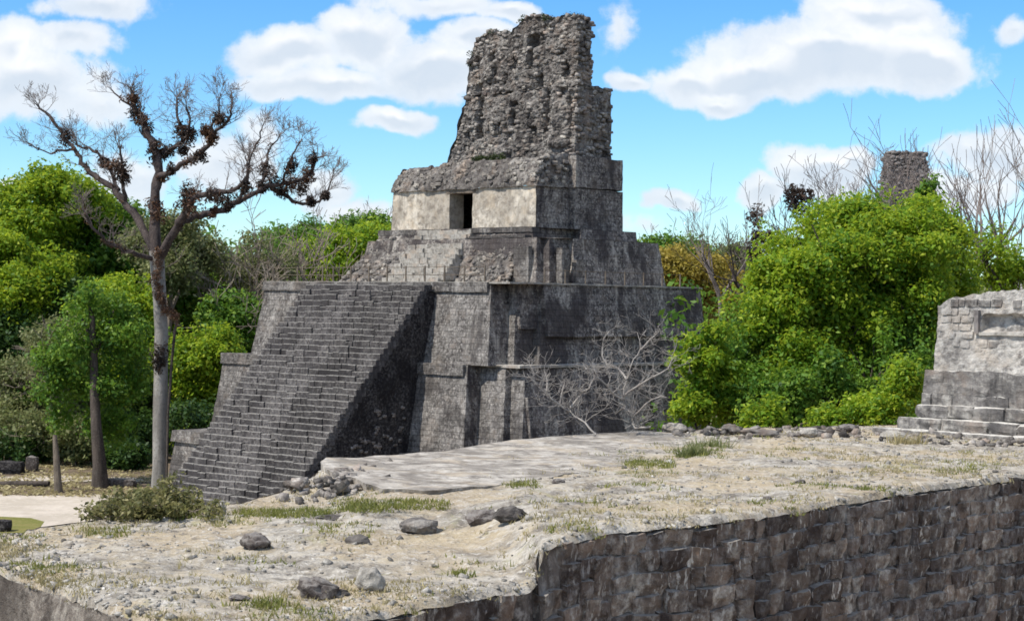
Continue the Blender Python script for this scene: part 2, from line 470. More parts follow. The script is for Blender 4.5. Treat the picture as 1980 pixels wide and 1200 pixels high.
def grid(mb, p00, p10, p11, p01, sp=0.5, amp=0.05, fr=1.3, fn=None):
    p00, p10, p11, p01 = map(Vector, (p00, p10, p11, p01))
    nu = max(1, int(max((p10 - p00).length, (p11 - p01).length) / sp))
    nv = max(1, int(max((p01 - p00).length, (p11 - p10).length) / sp))
    vs_, fs = [], []
    for j in range(nv + 1):
        t = j / nv
        a, b = p00.lerp(p01, t), p10.lerp(p11, t)
        for i in range(nu + 1):
            q = a.lerp(b, i / nu)
            if fn:
                q = fn(q, i / nu, t)
            vs_.append(rough(q, amp, fr))
    for j in range(nv):
        for i in range(nu):
            k = j * (nu + 1) + i
            fs.append((k, k + 1, k + nu + 2, k + nu + 1))
    mb.add(vs_, fs)


# temple frame: u runs along the stair front towards the near corner, v into the pyramid
OX, OY = -17.4592, 107.3949


def W(u, v, z):
    return Vector((OX, OY, 0)) + UX * u + VX * v + Vector((0, 0, z))


def prism(mb, top, z0, z1, batter, left_n=1, back_n=1, sp=0.5, amp=0.05, closed=True, fr=1.3, cap=True):
    """top: (u, v) ring; first left_n points lean left, last back_n lean back; the rest lean out to the front right."""
    n = len(top)
    cu = sum(p[0] for p in top) / n
    cv = sum(p[1] for p in top) / n
    bot = []
    for (u, v) in top:
        bot.append((u + (batter if u > cu else -batter), v + (batter if v > cv and v > 9.9 else -batter)))
    for i in range(n):
        a, b = top[i], top[(i + 1) % n]
        c, d = bot[i], bot[(i + 1) % n]
        grid(mb, W(*c, z0), W(*d, z0), W(*b, z1), W(*a, z1), sp, amp, fr)
    if cap:
        ring = [rough(W(u, v, z1), amp, fr) for (u, v) in top]
        bm = bmesh.new()
        vv = [bm.verts.new(p) for p in ring]
        f = bm.faces.new(vv)
        bmesh.ops.triangulate(bm, faces=[f])
        bm.verts.index_update()
        mb.add([x.co.copy() for x in bm.verts], [tuple(x.index for x in fc.verts) for fc in bm.faces])
        bm.free()


def box(mb, u0, u1, v0, v1, z0, z1, sp=0.6, amp=0.03, fr=1.3):
    c = [(u0, v0), (u1, v0), (u1, v1), (u0, v1)]
    for i in range(4):
        a, b = c[i], c[(i + 1) % 4]
        grid(mb, W(*a, z0), W(*b, z0), W(*b, z1), W(*a, z1), sp, amp, fr)
    grid(mb, W(u0, v0, z1), W(u1, v0, z1), W(u1, v1, z1), W(u0, v1, z1), sp, amp, fr)
    grid(mb, W(u0, v0, z0), W(u1, v0, z0), W(u1, v1, z0), W(u0, v1, z0), sp, amp, fr)


# rough stone meshes shared by all stones of a kind
def stone_mesh(name, mat, seed, rough_amt=0.14, n=2, soft=0.38):
    bm = bmesh.new()
    bmesh.ops.create_cube(bm, size=1.0)
    bmesh.ops.subdivide_edges(bm, edges=bm.edges[:], cuts=n - 1, use_grid_fill=True)
    for vx in bm.verts:
        c = vx.co
        m_ = max(abs(c.x), abs(c.y), abs(c.z))
        rnd_ = c.normalized() * 0.56
        c2 = c.lerp(rnd_, soft)
        vx.co = c2 + noise.noise_vector(c * 1.9 + Vector((seed * 7.3, seed * 1.7, 3))) * rough_amt
    me = bpy.data.meshes.new(name)
    bm.to_mesh(me)
    bm.free()
    me.materials.append(mat)
    return me


RUB = [stone_mesh('stone', M['rubble'], i) for i in range(10)]


def rot_uv(tilt=0.25):
    return (Matrix.Rotation(-YAW, 3, 'Z') @ Matrix.Rotation(R.uniform(-tilt, tilt), 3, 'X') @ Matrix.Rotation(R.uniform(-tilt, tilt), 3, 'Y') @ Matrix.Rotation(R.uniform(-tilt, tilt), 3, 'Z'))


def put_stone(parent, name, meshes, p, size, rotm):
    o = bpy.data.objects.new(name, R.choice(meshes))
    COL.objects.link(o)
    o.parent = parent
    o.location = Vector(p) - world_loc(parent)
    o.rotation_euler = rotm.to_euler()
    o.scale = size
    return o


def joined_stones(name, items, meshes, mat, parent=None, kind='stuff', origin=(0, 0, 0)):
    """items: (p, size, rotm) joined into one mesh."""
    Vs, Fs, n = [], [], 0
    cache = []
    for me in meshes:
        v = np.empty(len(me.vertices) * 3, dtype=np.float32)
        me.vertices.foreach_get('co', v)
        f = np.array([tuple(p.vertices) for p in me.polygons])
        cache.append((v.reshape(-1, 3), f))
    for (p, size, rm) in items:
        v, f = cache[R.randrange(len(cache))]
        q = (v * np.array(size)) @ np.array(rm).T + np.array(p)
        Vs.append(q)
        Fs.append(f + n)
        n += len(q)
    o = np_mesh(name, np.vstack(Vs), np.vstack(Fs), mat, parent, False, origin)
    o['kind'] = kind
    return o


# ------------------------------------------------------------------ plant helpers
def tube_mesh(name, lines, mat, parent=None, sides=5, origin=(0, 0, 0), smooth=True):
    """lines: list of [(p, r), ...] polylines -> one mesh of tapering tubes."""
    Vs, Fs, n = [], [], 0
    for ln in lines:
        P = np.array([tuple(p) for p, r in ln], dtype=float)
        Rr = np.array([r for p, r in ln], dtype=float)
        s = sides if Rr.max() > 0.05 else 3
        T = np.gradient(P, axis=0)
        T /= np.linalg.norm(T, axis=1)[:, None] + 1e-9
        ref = np.array([0.31, 0.77, 0.55]) if abs(T[0] @ np.array([0.31, 0.77, 0.55])) < 0.9 else np.array([1.0, 0, 0])
        A = np.cross(T, ref)
        A /= np.linalg.norm(A, axis=1)[:, None] + 1e-9
        B = np.cross(T, A)
        ang = np.linspace(0, 2 * np.pi, s, endpoint=False)
        ring = P[:, None, :] + Rr[:, None, None] * (np.cos(ang)[None, :, None] * A[:, None, :] + np.sin(ang)[None, :, None] * B[:, None, :])
        m = len(P)
        Vs.append(ring.reshape(-1, 3))
        i = np.arange(m - 1)[:, None] * s
        j = np.arange(s)[None, :]
        j2 = (j + 1) % s
        f = np.stack([i + j, i + j2, i + s + j2, i + s + j], axis=-1).reshape(-1, 4)
        Fs.append(f + n)
        n += m * s
    return np_mesh(name, np.vstack(Vs), np.vstack(Fs), mat, parent, smooth, origin)


def leaves(centres, radius, per, size, seed, up=0.5, aspect=0.55, flat=1.0):
    """Leaf-sized faces in small sprays round each centre; returns V, F."""
    g = np.random.RandomState(seed)
    C = np.repeat(np.asarray(centres, dtype=float), per, axis=0)
    n = len(C)
    d = g.normal(size=(n, 3))
    d /= np.linalg.norm(d, axis=1)[:, None]
    rr = np.repeat(np.broadcast_to(np.asarray(radius, dtype=float), (len(centres),)), per) * g.uniform(0.15, 1.0, n) ** 0.6
    d2 = d * np.array([1, 1, flat])
    P = C + d2 * rr[:, None]
    nrm = d * 0.7 + g.normal(size=(n, 3)) * 0.6 + np.array([0, 0, up])
    nrm /= np.linalg.norm(nrm, axis=1)[:, None]
    a = g.normal(size=(n, 3))
    a -= (a * nrm).sum(1)[:, None] * nrm
    a /= np.linalg.norm(a, axis=1)[:, None]
    b = np.cross(nrm, a)
    L = size * g.uniform(0.55, 1.35, n)
    wv = L * aspect * g.uniform(0.8, 1.2, n)
    a = a * L[:, None]
    b = b * wv[:, None]
    fold = nrm * (L * 0.12)[:, None]
    V = np.stack([P - a * 0.5, P + b * 0.5 - fold * 0 + fold, P + a * 0.5, P - b * 0.5 + fold], axis=1).reshape(-1, 3)
    Fi = np.arange(n * 4).reshape(-1, 4)
    return V, Fi


def lobe_centres(lobes, n, seed, inner=0.35, zbias=0.0):
    """Spray centres mostly near the outside of each ellipsoid lobe."""
    g = np.random.RandomState(seed)
    vol = np.array([l[3] * l[4] * l[5] for l in lobes]) ** (2 / 3.)
    cnt = np.maximum(3, (vol / vol.sum() * n)).astype(int)
    out = []
    for (x, y, z, a, b, c), m in zip(lobes, cnt):
        d = g.normal(size=(m, 3))
        d[:, 2] += zbias
        d /= np.linalg.norm(d, axis=1)[:, None]
        r = np.where(g.uniform(size=m) < inner, g.uniform(0.2, 0.85, m), g.uniform(0.82, 1.08, m))
        out.append(np.array([x, y, z]) + d * r[:, None] * np.array([a, b, c]))
    return np.vstack(out)


def billow(lobes, k, f, seed):
    """Break each big lobe into many small leafy masses set over its surface, with gaps between."""
    g = np.random.RandomState(seed)
    out = []
    for (x, y, z, a, b, c) in lobes:
        for i in range(k):
            d = g.normal(size=3)
            d[2] = d[2] * .9 + .15
            d /= np.linalg.norm(d)
            r = g.uniform(.35, 1.08)
            s = f * g.uniform(.35, 1.35)
            out.append((x + d[0] * a * r, y + d[1] * b * r, z + d[2] * c * r, a * s * g.uniform(.7, 1.4), b * s, (a + c) * .5 * s * g.uniform(.5, 1.1)))
    return out


def grow(lines, p, d, length, r, depth, g, spread=0.6, up=0.15, seg=4, kids=(2, 3), shrink=0.68, minr=0.012):
    pts = [(p.copy(), r)]
    q = p.copy()
    dd = d.normalized()
    for i in range(seg):
        dd = (dd + Vector((g.gauss(0, .16), g.gauss(0, .16), g.gauss(0, .12) + up * 0.35))).normalized()
        q = q + dd * (length / seg)
        pts.append((q.copy(), max(minr, r * (1 - 0.5 * (i + 1) / seg))))
    lines.append(pts)
    if depth <= 0:
        return
    for c in range(g.randint(*kids)):
        k = g.randint(max(1, seg // 2), seg)
        bp, br = pts[k]
        nd = (dd + Vector((g.gauss(0, spread), g.gauss(0, spread), g.gauss(0, spread * 0.8) + up))).normalized()
        grow(lines, bp, nd, length * shrink * g.uniform(0.75, 1.2), br * 0.72, depth - 1, g, spread, up, max(2, seg - 1), kids, shrink, minr)


def leafy_tree(name, base, lobes, mat, label, cat, group=None, n=300, per=28, size=0.3, spray=0.6, seed=1, trunk_r=0.25, bark='bark_dark', inner=0.35, branches=10, twigs=0, kb=16, fb_=.27, voids=()):
    """A trunk with limbs reaching into every lobe of the crown and leaf sprays on them."""
    t = empty(name, base)
    tag(t, label, cat, group)
    g = random.Random(seed)
    lines = []
    b = Vector(base)
    cs = [Vector(l[:3]) for l in lobes]
    cen = sum(cs, Vector()) / len(cs)
    low = min(l[2] - l[5] for l in lobes)
    fork = b.lerp(Vector((cen.x, cen.y, low)), 0.9) if low > b.z + 0.5 else b.lerp(cen, 0.5)
    lines.append([(b, trunk_r * 1.35), (b.lerp(fork, 0.12), trunk_r * 1.05), (b.lerp(fork, 0.55) + Vector((g.gauss(0, .12), g.gauss(0, .12), 0)), trunk_r * 0.9), (fork, trunk_r * 0.75)])
    for l in lobes:
        c = Vector(l[:3])
        mid = fork.lerp(c, 0.5) + Vector((g.gauss(0, .3), g.gauss(0, .3), g.uniform(0, .5)))
        lines.append([(fork, trunk_r * 0.62), (mid, trunk_r * 0.42), (c, trunk_r * 0.25)])
        for i in range(branches):
            d = Vector((g.gauss(0, 1), g.gauss(0, 1), g.gauss(0.25, 1))).normalized()
            e = c + Vector((d.x * l[3], d.y * l[4], d.z * l[5])) * 0.92
            m2 = c.lerp(e, 0.5) + Vector((g.gauss(0, .15), g.gauss(0, .15), g.gauss(0, .15)))
            lines.append([(c, trunk_r * 0.22), (m2, trunk_r * 0.13), (e, trunk_r * 0.05)])
            for j in range(twigs):
                grow(lines, m2.lerp(e, g.random()), d + Vector((g.gauss(0, .5), g.gauss(0, .5), .3)), l[3] * g.uniform(.3, .6), 0.035, 1, g, 0.6, 0.2, 3)
    tube_mesh('trunk', lines, M[bark], t)
    if n:
        C = lobe_centres(billow(lobes, kb, fb_, seed), n, seed, .15, .25)
        st_ = np.random.RandomState(seed + 9)
        m_s = len(C) // 4
        li = st_.randint(0, len(lobes), m_s)
        dd = st_.normal(size=(m_s, 3))
        dd /= np.linalg.norm(dd, axis=1)[:, None]
        LA = np.array(lobes)[li]
        C = np.vstack([C, LA[:, :3] + dd * LA[:, 3:] * st_.uniform(.4, 1.26, m_s)[:, None]])
        for (x, y, z, r) in voids:
            C = C[((C - np.array([x, y, z])) ** 2).sum(1) > r * r]
        V, Fi = leaves(C, spray * G.uniform(0.6, 1.3, len(C)), per, size, seed + 1)
        np_mesh('crown', V, Fi, M[mat], t)
    return t

# ================================================================== SETTING: ground
def sheet(name, pts, z, mat, kind='structure'):
    me = bpy.data.meshes.new(name)
    me.from_pydata([(p[0], p[1], z) for p in pts], [], [tuple(range(len(pts)))])
    me.materials.append(mat)
    return tag(link(name, me), kind=kind)


sheet('ground', [(-3000, -3000), (3000, -3000), (3000, 5000), (-3000, 5000)], 0.0, M['ground'])
pp = [onz(x, y, 0) for x, y in ((-420, 1150), (150, 1120), (420, 1010), (330, 962), (190, 955), (60, 958), (-120, 950), (-420, 945))]
sheet('path', [(p.x, p.y) for p in pp], 0.006, M['path'])
pp = [onz(x, y, 0) for x, y in ((-420, 925), (0, 921), (120, 919), (260, 923), (300, 931), (120, 931), (0, 935), (-420, 936))]
sheet('path', [(p.x, p.y) for p in pp], 0.006, M['path'])
pp = [onz(x, y, 0) for x, y in ((-420, 1060), (55, 1050), (86, 1008), (60, 1001), (0, 998), (-420, 990))]
sheet('lawn', [(p.x, p.y) for p in pp], 0.012, M['lawn'])

# ================================================================== TEMPLE
temple = empty('temple_pyramid', W(12, 9, 0))
tag(temple, 'tall grey stepped stone temple pyramid with broad front stairway and ruined roof comb', 'temple pyramid')

# lower tier
mb = MB()
T1 = [(-3.2, 16), (-3.2, -1.3), (20.9, -1.3), (20.9, -0.3), (23.4, -0.3), (23.4, 0.4), (24.6, 0.4), (24.6, 17.5), (22, 19), (-1, 19)]
prism(mb, T1, -0.1, 3.3, 0.5, sp=0.6)
T1b = [(-3.35, 16), (-3.35, -1.45), (21.0, -1.45), (21.0, -0.4), (23.5, -0.4), (23.5, 0.3), (24.7, 0.3), (24.7, 17.6), (22, 19), (-1, 19)]
prism(mb, T1b, 3.31, 4.0, 0.06, sp=0.6)
mb.build('lower_tier', M['front'], temple)


def tier(name, top, z0, z1, batter, front_u, amp=0.05):
    """Tier body: front faces and all other faces take separate materials, so two parts."""
    n = len(top)
    cu = 12.0
    bot = [(u + (.7 if u > cu else -.3), v + (.3 if v > 9.9 else -.92)) for (u, v) in top]
    fr, sd = MB(), MB()
    for i in range(n):
        a, b, c, d = top[i], top[(i + 1) % n], bot[i], bot[(i + 1) % n]
        isfront = abs(a[1] - b[1]) < 1e-6 and a[1] < 9
        grid(fr if isfront else sd, W(*c, z0), W(*d, z0), W(*b, z1), W(*a, z1), 0.4, amp)
    ring = [rough(W(u, v, z1), amp) for (u, v) in top]
    bm = bmesh.new()
    f = bm.faces.new([bm.verts.new(p) for p in ring])
    bmesh.ops.triangulate(bm, faces=[f])
    bm.verts.index_update()
    sd.add([x.co.copy() for x in bm.verts], [tuple(x.index for x in fc.verts) for fc in bm.faces])
    bm.free()
    fr.build(name + '_front', M['front'], temple)
    sd.build(name + '_side', M['side'], temple)


T2 = [(0.0, 15), (0.0, 0.0), (20.9, 0.0), (20.9, 1.0), (22.75, 1.0), (22.75, 1.45), (23.7, 1.45), (23.7, 16.5), (21.5, 18), (2, 18)]
tier('middle_tier', T2, 3.98, 8.8, 0.55, 20.9)
T3 = [(2.4, 15), (2.4, 1.2), (21.4, 1.2), (21.4, 2.6), (21.95, 2.6), (21.95, 4.05), (22.45, 4.05), (22.45, 17.2), (20.5, 18), (4, 18)]
tier('upper_tier', T3, 8.78, 13.17, 0.5, 21.4)

# projecting bands along the top of each tier, moulded aprons on the flank
mb = MB()
box(mb, -0.12, 20.78, -0.25, 0.5, 8.22, 8.83, 0.5, 0.03)
box(mb, 2.3, 21.3, 0.96, 1.7, 12.68, 13.2, 0.5, 0.03)
mb.build('front_moulding', M['front'], temple)


def apron(mb, u0, u1, v0, v1, z0, z1, b):
    """Battered projecting panel on the right flank."""
    lo, hi = b, 0.0
    P = lambda u, v, z, o: W(u + o, v - (o if v < 9 else -o) * 0.0, z)
    grid(mb, P(u1, v0, z0, lo), P(u1, v1, z0, lo), P(u1, v1, z1, hi), P(u1, v0, z1, hi), 0.4, 0.04)
    grid(mb, P(u0, v0, z0, 0), P(u1, v0, z0, lo), P(u1, v0, z1, hi), P(u0, v0, z1, 0), 0.4, 0.04)
    grid(mb, P(u0, v1, z0, 0), P(u1, v1, z0, lo), P(u1, v1, z1, hi), P(u0, v1, z1, 0), 0.4, 0.04)
    grid(mb, P(u0, v0, z0, 0), P(u1, v0, z0, lo), P(u1, v1, z0, lo), P(u0, v1, z0, 0), 0.4, 0.04)
    grid(mb, P(u0, v0, z1, 0), P(u1, v0, z1, hi), P(u1, v1, z1, hi), P(u0, v1, z1, 0), 0.4, 0.04)


mb = MB()
apron(mb, 22.0, 22.74, 3.8, 17.6, 10.35, 13.21, 0.46)
apron(mb, 21.6, 22.18, 2.3, 4.0, 10.75, 13.205, 0.38)
apron(mb, 23.4, 24.12, 1.2, 4.2, 4.95, 7.2, 0.34)
apron(mb, 23.5, 23.98, 6.2, 16.6, 4.5, 8.5, 0.56)
mb.build('side_apron', M['side'], temple)
mb = MB()
for (u0, u1, v0, v1, z0, z1) in ((23.2, 24.55, 0.4, 1.0, 3.9, 4.95), (23.4, 24.62, 0.9, 16.4, 3.9, 4.6), (21.3, 23.5, -0.02, .5, 3.9, 4.6)):
    box(mb, u0, u1, v0, v1, z0, z1, 0.5, 0.05)
mb.build('plinth', M['front'], temple)
mb = MB()
box(mb, 21.0, 23.84, 0.9, 17.0, 8.72, 8.86, 0.7, 0.03)
box(mb, 2.3, 22.85, 1.1, 17.7, 13.14, 13.235, 0.7, 0.025)
mb.build('ledge', M['palestep'], temple)

# great stairway: every step one part, laid from separate blocks
NST = 42
RISE = 13.05 / NST
SL = 1.176
US0, US1 = 7.2, 17.3
stair = empty('stairway', Vector((0, 0, 0)))
stair.parent = temple
stair.location = W(12.25, -5, 0) - world_loc(temple)
for i in range(NST):
    mb = MB()
    z1 = RISE * (i + 1)
    vf = 0.45 - (13.05 - RISE * i) / SL
    u = US0 + R.uniform(-0.05, 0.05)
    while u < US1 - 0.2:
        u2 = min(US1 + R.uniform(-.04, .04), u + R.uniform(0.45, 1.05))
        if US1 - u2 < 0.3:
            u2 = US1 + R.uniform(-.04, .04)
        jv, jz = R.gauss(0, .028), R.gauss(0, .016) + .05 * noise.noise(Vector((u * .35, i * .16, 3)))
        jv += .03 * noise.noise(Vector((u * .4, i * .12, 8)))
        if R.random() < 0.11:
            jz -= R.uniform(0.02, 0.08)
            jv += R.uniform(0.0, 0.06)
        g_ = 0.012
        a = [W(u + g_, vf + jv, z1 - RISE - 0.06), W(u2 - g_, vf + jv, z1 - RISE - 0.06), W(u2 - g_, vf + jv + R.gauss(0, .01), z1 + jz - 0.03), W(u + g_, vf + jv + R.gauss(0, .01), z1 + jz - 0.03),
             W(u + g_ + .01, vf + jv + 0.04, z1 + jz + R.gauss(0, .006)), W(u2 - g_ - .01, vf + jv + 0.04, z1 + jz + R.gauss(0, .006)),
             W(u + g_, vf + 0.62, z1 + jz), W(u2 - g_, vf + 0.62, z1 + jz), W(u + g_, vf + 0.62, z1 - RISE - .06), W(u2 - g_, vf + .62, z1 - RISE - .06)]
        mb.add(a, [(0, 1, 2, 3), (3, 2, 5, 4), (4, 5, 7, 6), (0, 3, 4, 6, 8), (1, 9, 7, 5, 2), (8, 6, 7, 9)])
        u = u2
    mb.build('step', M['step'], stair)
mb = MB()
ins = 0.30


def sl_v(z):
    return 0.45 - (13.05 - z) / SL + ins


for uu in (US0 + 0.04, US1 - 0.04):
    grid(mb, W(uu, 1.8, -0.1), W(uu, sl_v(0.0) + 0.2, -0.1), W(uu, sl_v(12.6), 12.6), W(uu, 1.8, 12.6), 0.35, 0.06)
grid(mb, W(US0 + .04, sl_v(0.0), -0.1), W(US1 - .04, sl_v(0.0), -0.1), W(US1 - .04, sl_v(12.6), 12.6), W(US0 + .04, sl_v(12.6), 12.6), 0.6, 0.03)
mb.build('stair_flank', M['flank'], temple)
items = []
for i in range(80):
    z = R.uniform(2.2, 6.5)
    v = R.uniform(sl_v(z) + 0.1, 0.1 - .2 * (8.8 - z))
    if v > sl_v(z) + 1.6:
        items.append((W(US1 - 0.03, v, z), (R.uniform(.15, .35), R.uniform(.06, .12), R.uniform(.1, .22)), Matrix.Rotation(math.pi / 2 - YAW, 3, 'Z') @ Matrix.Rotation(R.uniform(-.3, .3), 3, 'Y')))
RUBD = [stone_mesh('stone', M['flank'], 40 + i) for i in range(4)]
joined_stones('flank_rubble', items, RUBD, M['side'], temple)

# summit platform
mb = MB()
T4a = [(5.9, 15.5), (5.9, 6.2), (20.0, 6.2), (20.0, 6.75), (20.45, 6.75), (20.45, 8.3), (20.85, 8.3), (20.85, 15.9), (19, 17), (7, 17)]
prism(mb, T4a, 13.1, 15.8, 0.4, sp=0.35, amp=0.06)
T4b = [(6.1, 14.5), (6.1, 7.0), (18.95, 7.0), (18.95, 10.2), (19.75, 10.2), (19.75, 15.2), (18, 16), (7, 16)]
prism(mb, T4b, 15.75, 16.45, 0.08, sp=0.35, amp=0.05)
mb.build('summit_platform', M['side'], temple)
for bx in ((6.0, 9.3, 6.95, 7.5, 16.15, 16.47), (14.1, 19.0, 6.9, 7.5, 16.17, 16.47), (14.4, 18.9, 6.4, 7.2, 15.78, 15.98)):
    mb = MB()
    box(mb, *bx, 0.4, 0.035)
    mb.build('platform_coping', M['front'], temple)
# proud blocks of the front stone near the platform's right corner
for (u0, u1, v0, v1, z0, z1) in ((18.7, 19.85, 5.62, 6.0, 13.2, 15.3), (20.8, 21.22, 6.9, 7.6, 13.2, 15.2), (20.9, 21.3, 8.0, 8.7, 13.2, 14.6)):
    mb = MB()
    box(mb, u0, u1, v0 + .08, v1, z0, z1, 0.4, 0.06)
    mb.build('facing_slab', M['front'], temple)

# pale flight up to the doorway
upper = empty('upper_stair', Vector((0, 0, 0)))
upper.parent = temple
upper.location = W(12, 5.5, 13.2) - world_loc(temple)
for i in range(11):
    mb = MB()
    rz = 3.2 / 11
    z1 = 13.2 + rz * (i + 1)
    vf = 4.1 + i * 0.275
    u = 9.7 + R.uniform(-.15, .1)
    end = 14.45 - i * 0.02 + R.uniform(-.15, .1)
    while u < end - 0.2:
        u2 = min(end, u + R.uniform(.5, 1.2))
        jv, jz = R.gauss(0, .05), R.gauss(0, .035)
        box(mb, u + .01, u2 - .01, vf + jv, vf + 1.0, z1 - rz - .1, z1 + jz, 0.6, 0.025, 2.0)
        u = u2
    mb.build('step', M['palestep'], upper)
for uu in (9.75, 14.3):
    mb = MB()
    grid(mb, W(uu, 7.2, 13.1), W(uu, 4.4, 13.1), W(uu, 7.1, 16.0), W(uu, 7.2, 16.0), 0.35, 0.08)
    mb.build('stair_cheek', M['rubblecore'], upper)

# rubble slopes either side of the flight
core = MB()
for (ua, ub, va, vb) in ((14.5, 18.7, 5.2, 6.6), (5.1, 9.7, 4.4, 6.9)):
    grid(core, W(ua, va, 13.1), W(ub, va, 13.1), W(ub if ub > 10 else ub, vb, 16.0), W(ua + (1.0 if ua < 9 else 0), vb, 16.0), 0.22, 0.13, 1.6)
    grid(core, W(ua, va, 13.1), W(ua + (1.0 if ua < 9 else 0), vb, 16.0), W(ua + (1.0 if ua < 9 else 0), 9, 16.0), W(ua, 9, 13.1), 0.3, 0.2, 1.6)
rub = core.build('platform_rubble', M['rubblecore'], temple)
k = 0
items = []
for (ua, ub, va, vb, n) in ((14.6, 18.7, 5.15, 6.6, 170), (5.2, 9.6, 4.35, 6.9, 130)):
    for i in range(n):
        t = R.random()
        p = W(R.uniform(ua + (t if ua < 9 else 0), ub), va + (vb - va) * t + .06, 13.15 + 2.85 * t)
        sz = R.uniform(.13, .32)
        put_stone(rub, 'stone', RUB, p, (sz * R.uniform(.9, 1.6), sz * R.uniform(.8, 1.2), sz * R.uniform(.5, .9)), rot_uv(.5))

# sanctuary
room = empty('sanctuary', Vector((0, 0, 0)))
room.parent = temple
room.location = W(12.3, 9, 16.45) - world_loc(temple)
DU0, DU1, DZ = 11.38, 13.32, 18.62
ZR0, ZR1 = 16.45, 18.86
mb = MB()
VF = 7.8
grid(mb, W(6.3, VF, ZR0), W(DU0, VF, ZR0), W(DU0, VF, ZR1), W(6.42, VF, ZR1), 0.3, 0.03)
grid(mb, W(DU1, VF, ZR0), W(18.45, VF, ZR0), W(18.4, VF, ZR1), W(DU1, VF, ZR1), 0.3, 0.03)
grid(mb, W(DU0, VF, DZ), W(DU1, VF, DZ), W(DU1, VF, ZR1), W(DU0, VF, ZR1), 0.3, 0.02)
grid(mb, W(DU0, VF, ZR0), W(DU0, VF + 1.2, ZR0), W(DU0, VF + 1.2, DZ), W(DU0, VF, DZ), 0.3, 0.02)
grid(mb, W(DU1, VF, ZR0), W(DU1, VF + 1.2, ZR0), W(DU1, VF + 1.2, DZ), W(DU1, VF, DZ), 0.3, 0.02)
mb.build('front_wall', M['plaster'], room)
mb = MB()
# chamber behind the doorway, its gloom put into the near-black colour
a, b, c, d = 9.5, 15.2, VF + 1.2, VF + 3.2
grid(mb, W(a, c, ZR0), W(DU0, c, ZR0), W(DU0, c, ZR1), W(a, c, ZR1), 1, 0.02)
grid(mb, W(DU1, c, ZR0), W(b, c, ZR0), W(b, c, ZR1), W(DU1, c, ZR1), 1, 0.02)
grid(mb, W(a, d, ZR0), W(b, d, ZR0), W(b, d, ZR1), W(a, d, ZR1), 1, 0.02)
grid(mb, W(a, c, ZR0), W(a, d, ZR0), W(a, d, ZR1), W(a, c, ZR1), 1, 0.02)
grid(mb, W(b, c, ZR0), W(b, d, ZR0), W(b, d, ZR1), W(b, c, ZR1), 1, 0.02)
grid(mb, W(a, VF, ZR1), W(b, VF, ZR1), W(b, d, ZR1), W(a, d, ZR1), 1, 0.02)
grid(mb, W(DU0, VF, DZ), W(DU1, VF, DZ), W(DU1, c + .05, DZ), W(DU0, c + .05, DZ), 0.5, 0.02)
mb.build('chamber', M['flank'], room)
mb = MB()
box(mb, DU0 - 0.25, DU1 + 0.25, VF - 0.035, VF + 0.6, DZ - 0.01, DZ + 0.16, 0.4, 0.02)
mb.build('lintel', M['wood'], room)
mb = MB()
grid(mb, W(18.45, VF, ZR0), W(18.45, 10.7, ZR0), W(18.4, 10.7, ZR1), W(18.4, VF, ZR1), 0.3, 0.04)
grid(mb, W(18.4, 10.6, ZR0), W(18.95, 10.6, ZR0), W(18.9, 10.6, ZR1), W(18.4, 10.6, ZR1), 0.3, 0.04)
grid(mb, W(18.95, 10.6, ZR0), W(18.95, 14.9, ZR0), W(18.9, 14.9, ZR1), W(18.9, 10.6, ZR1), 0.3, 0.04)
grid(mb, W(18.95, 14.9, ZR0), W(6.3, 14.9, ZR0), W(6.4, 14.9, ZR1), W(18.9, 14.9, ZR1), 0.5, 0.04)
grid(mb, W(6.3, 14.9, ZR0), W(6.3, VF, ZR0), W(6.4, VF, ZR1), W(6.4, 14.9, ZR1), 0.5, 0.04)
mb.build('side_wall', M['side'], room)

# upper facade zone of the sanctuary: broken frieze
fz = MB()


def ftop(u):
    return 20.35 + 0.10 * noise.noise(Vector((u * 1.1, 0, 5))) + (0.22 if u > 10 else 0) - (0.35 * max(0, (7.2 - u)))


def up_to(q, i, t):
    return q


def frieze_fn(q, s, t):
    u = 6.25 + s * 12.3
    return W(u, 7.68 + 0.75 * t ** 1.5 + 0.06 * math.sin(u * 3.1), ZR1 - 0.02 + (ftop(u) - ZR1) * t)


grid(fz, W(6.25, 7.7, ZR1), W(18.55, 7.7, ZR1), W(18.55, 7.7, 20.5), W(6.25, 7.7, 20.5), 0.16, 0.075, 1.9, fn=frieze_fn)
grid(fz, W(6.25, 7.68, ZR1 - .02), W(18.55, 7.68, ZR1 - .02), W(18.55, 8.2, ZR1 - .02), W(6.25, 8.2, ZR1 - .02), 0.4, 0.05, 1.9)
grid(fz, W(18.55, 7.7, ZR1), W(18.55, 10.7, ZR1), W(18.3, 10.7, 20.9), W(18.3, 8.4, 20.6), 0.18, 0.08, 1.9)
grid(fz, W(6.25, 14.9, ZR1), W(6.25, 7.7, ZR1), W(6.6, 8.4, 20.3), W(6.6, 14.9, 20.6), 0.3, 0.12, 1.9)
grid(fz, W(6.75, 8.3, 20.12), W(18.35, 8.3, 20.35), W(18.35, 15, 20.6), W(6.75, 15, 20.3), 0.3, 0.08, 1.9)
frz = fz.build('frieze', M['rubblecore'], room)
mb = MB()
box(mb, 15.5, 18.98, 10.55, 14.75, 18.92, 20.72, 0.3, 0.07)
mb.build('rear_cornice', M['side'], room)
comb = None
for i in range(150):
    u = R.uniform(6.5, 18.4)
    t = R.random()
    put_stone(room, 'stone', RUB, W(u, 7.74 + 0.75 * t ** 1.5, ZR1 + 0.1 + (ftop(u) - ZR1 - 0.15) * t), (R.uniform(.2, .5), R.uniform(.2, .3), R.uniform(.14, .28)), rot_uv(.3))
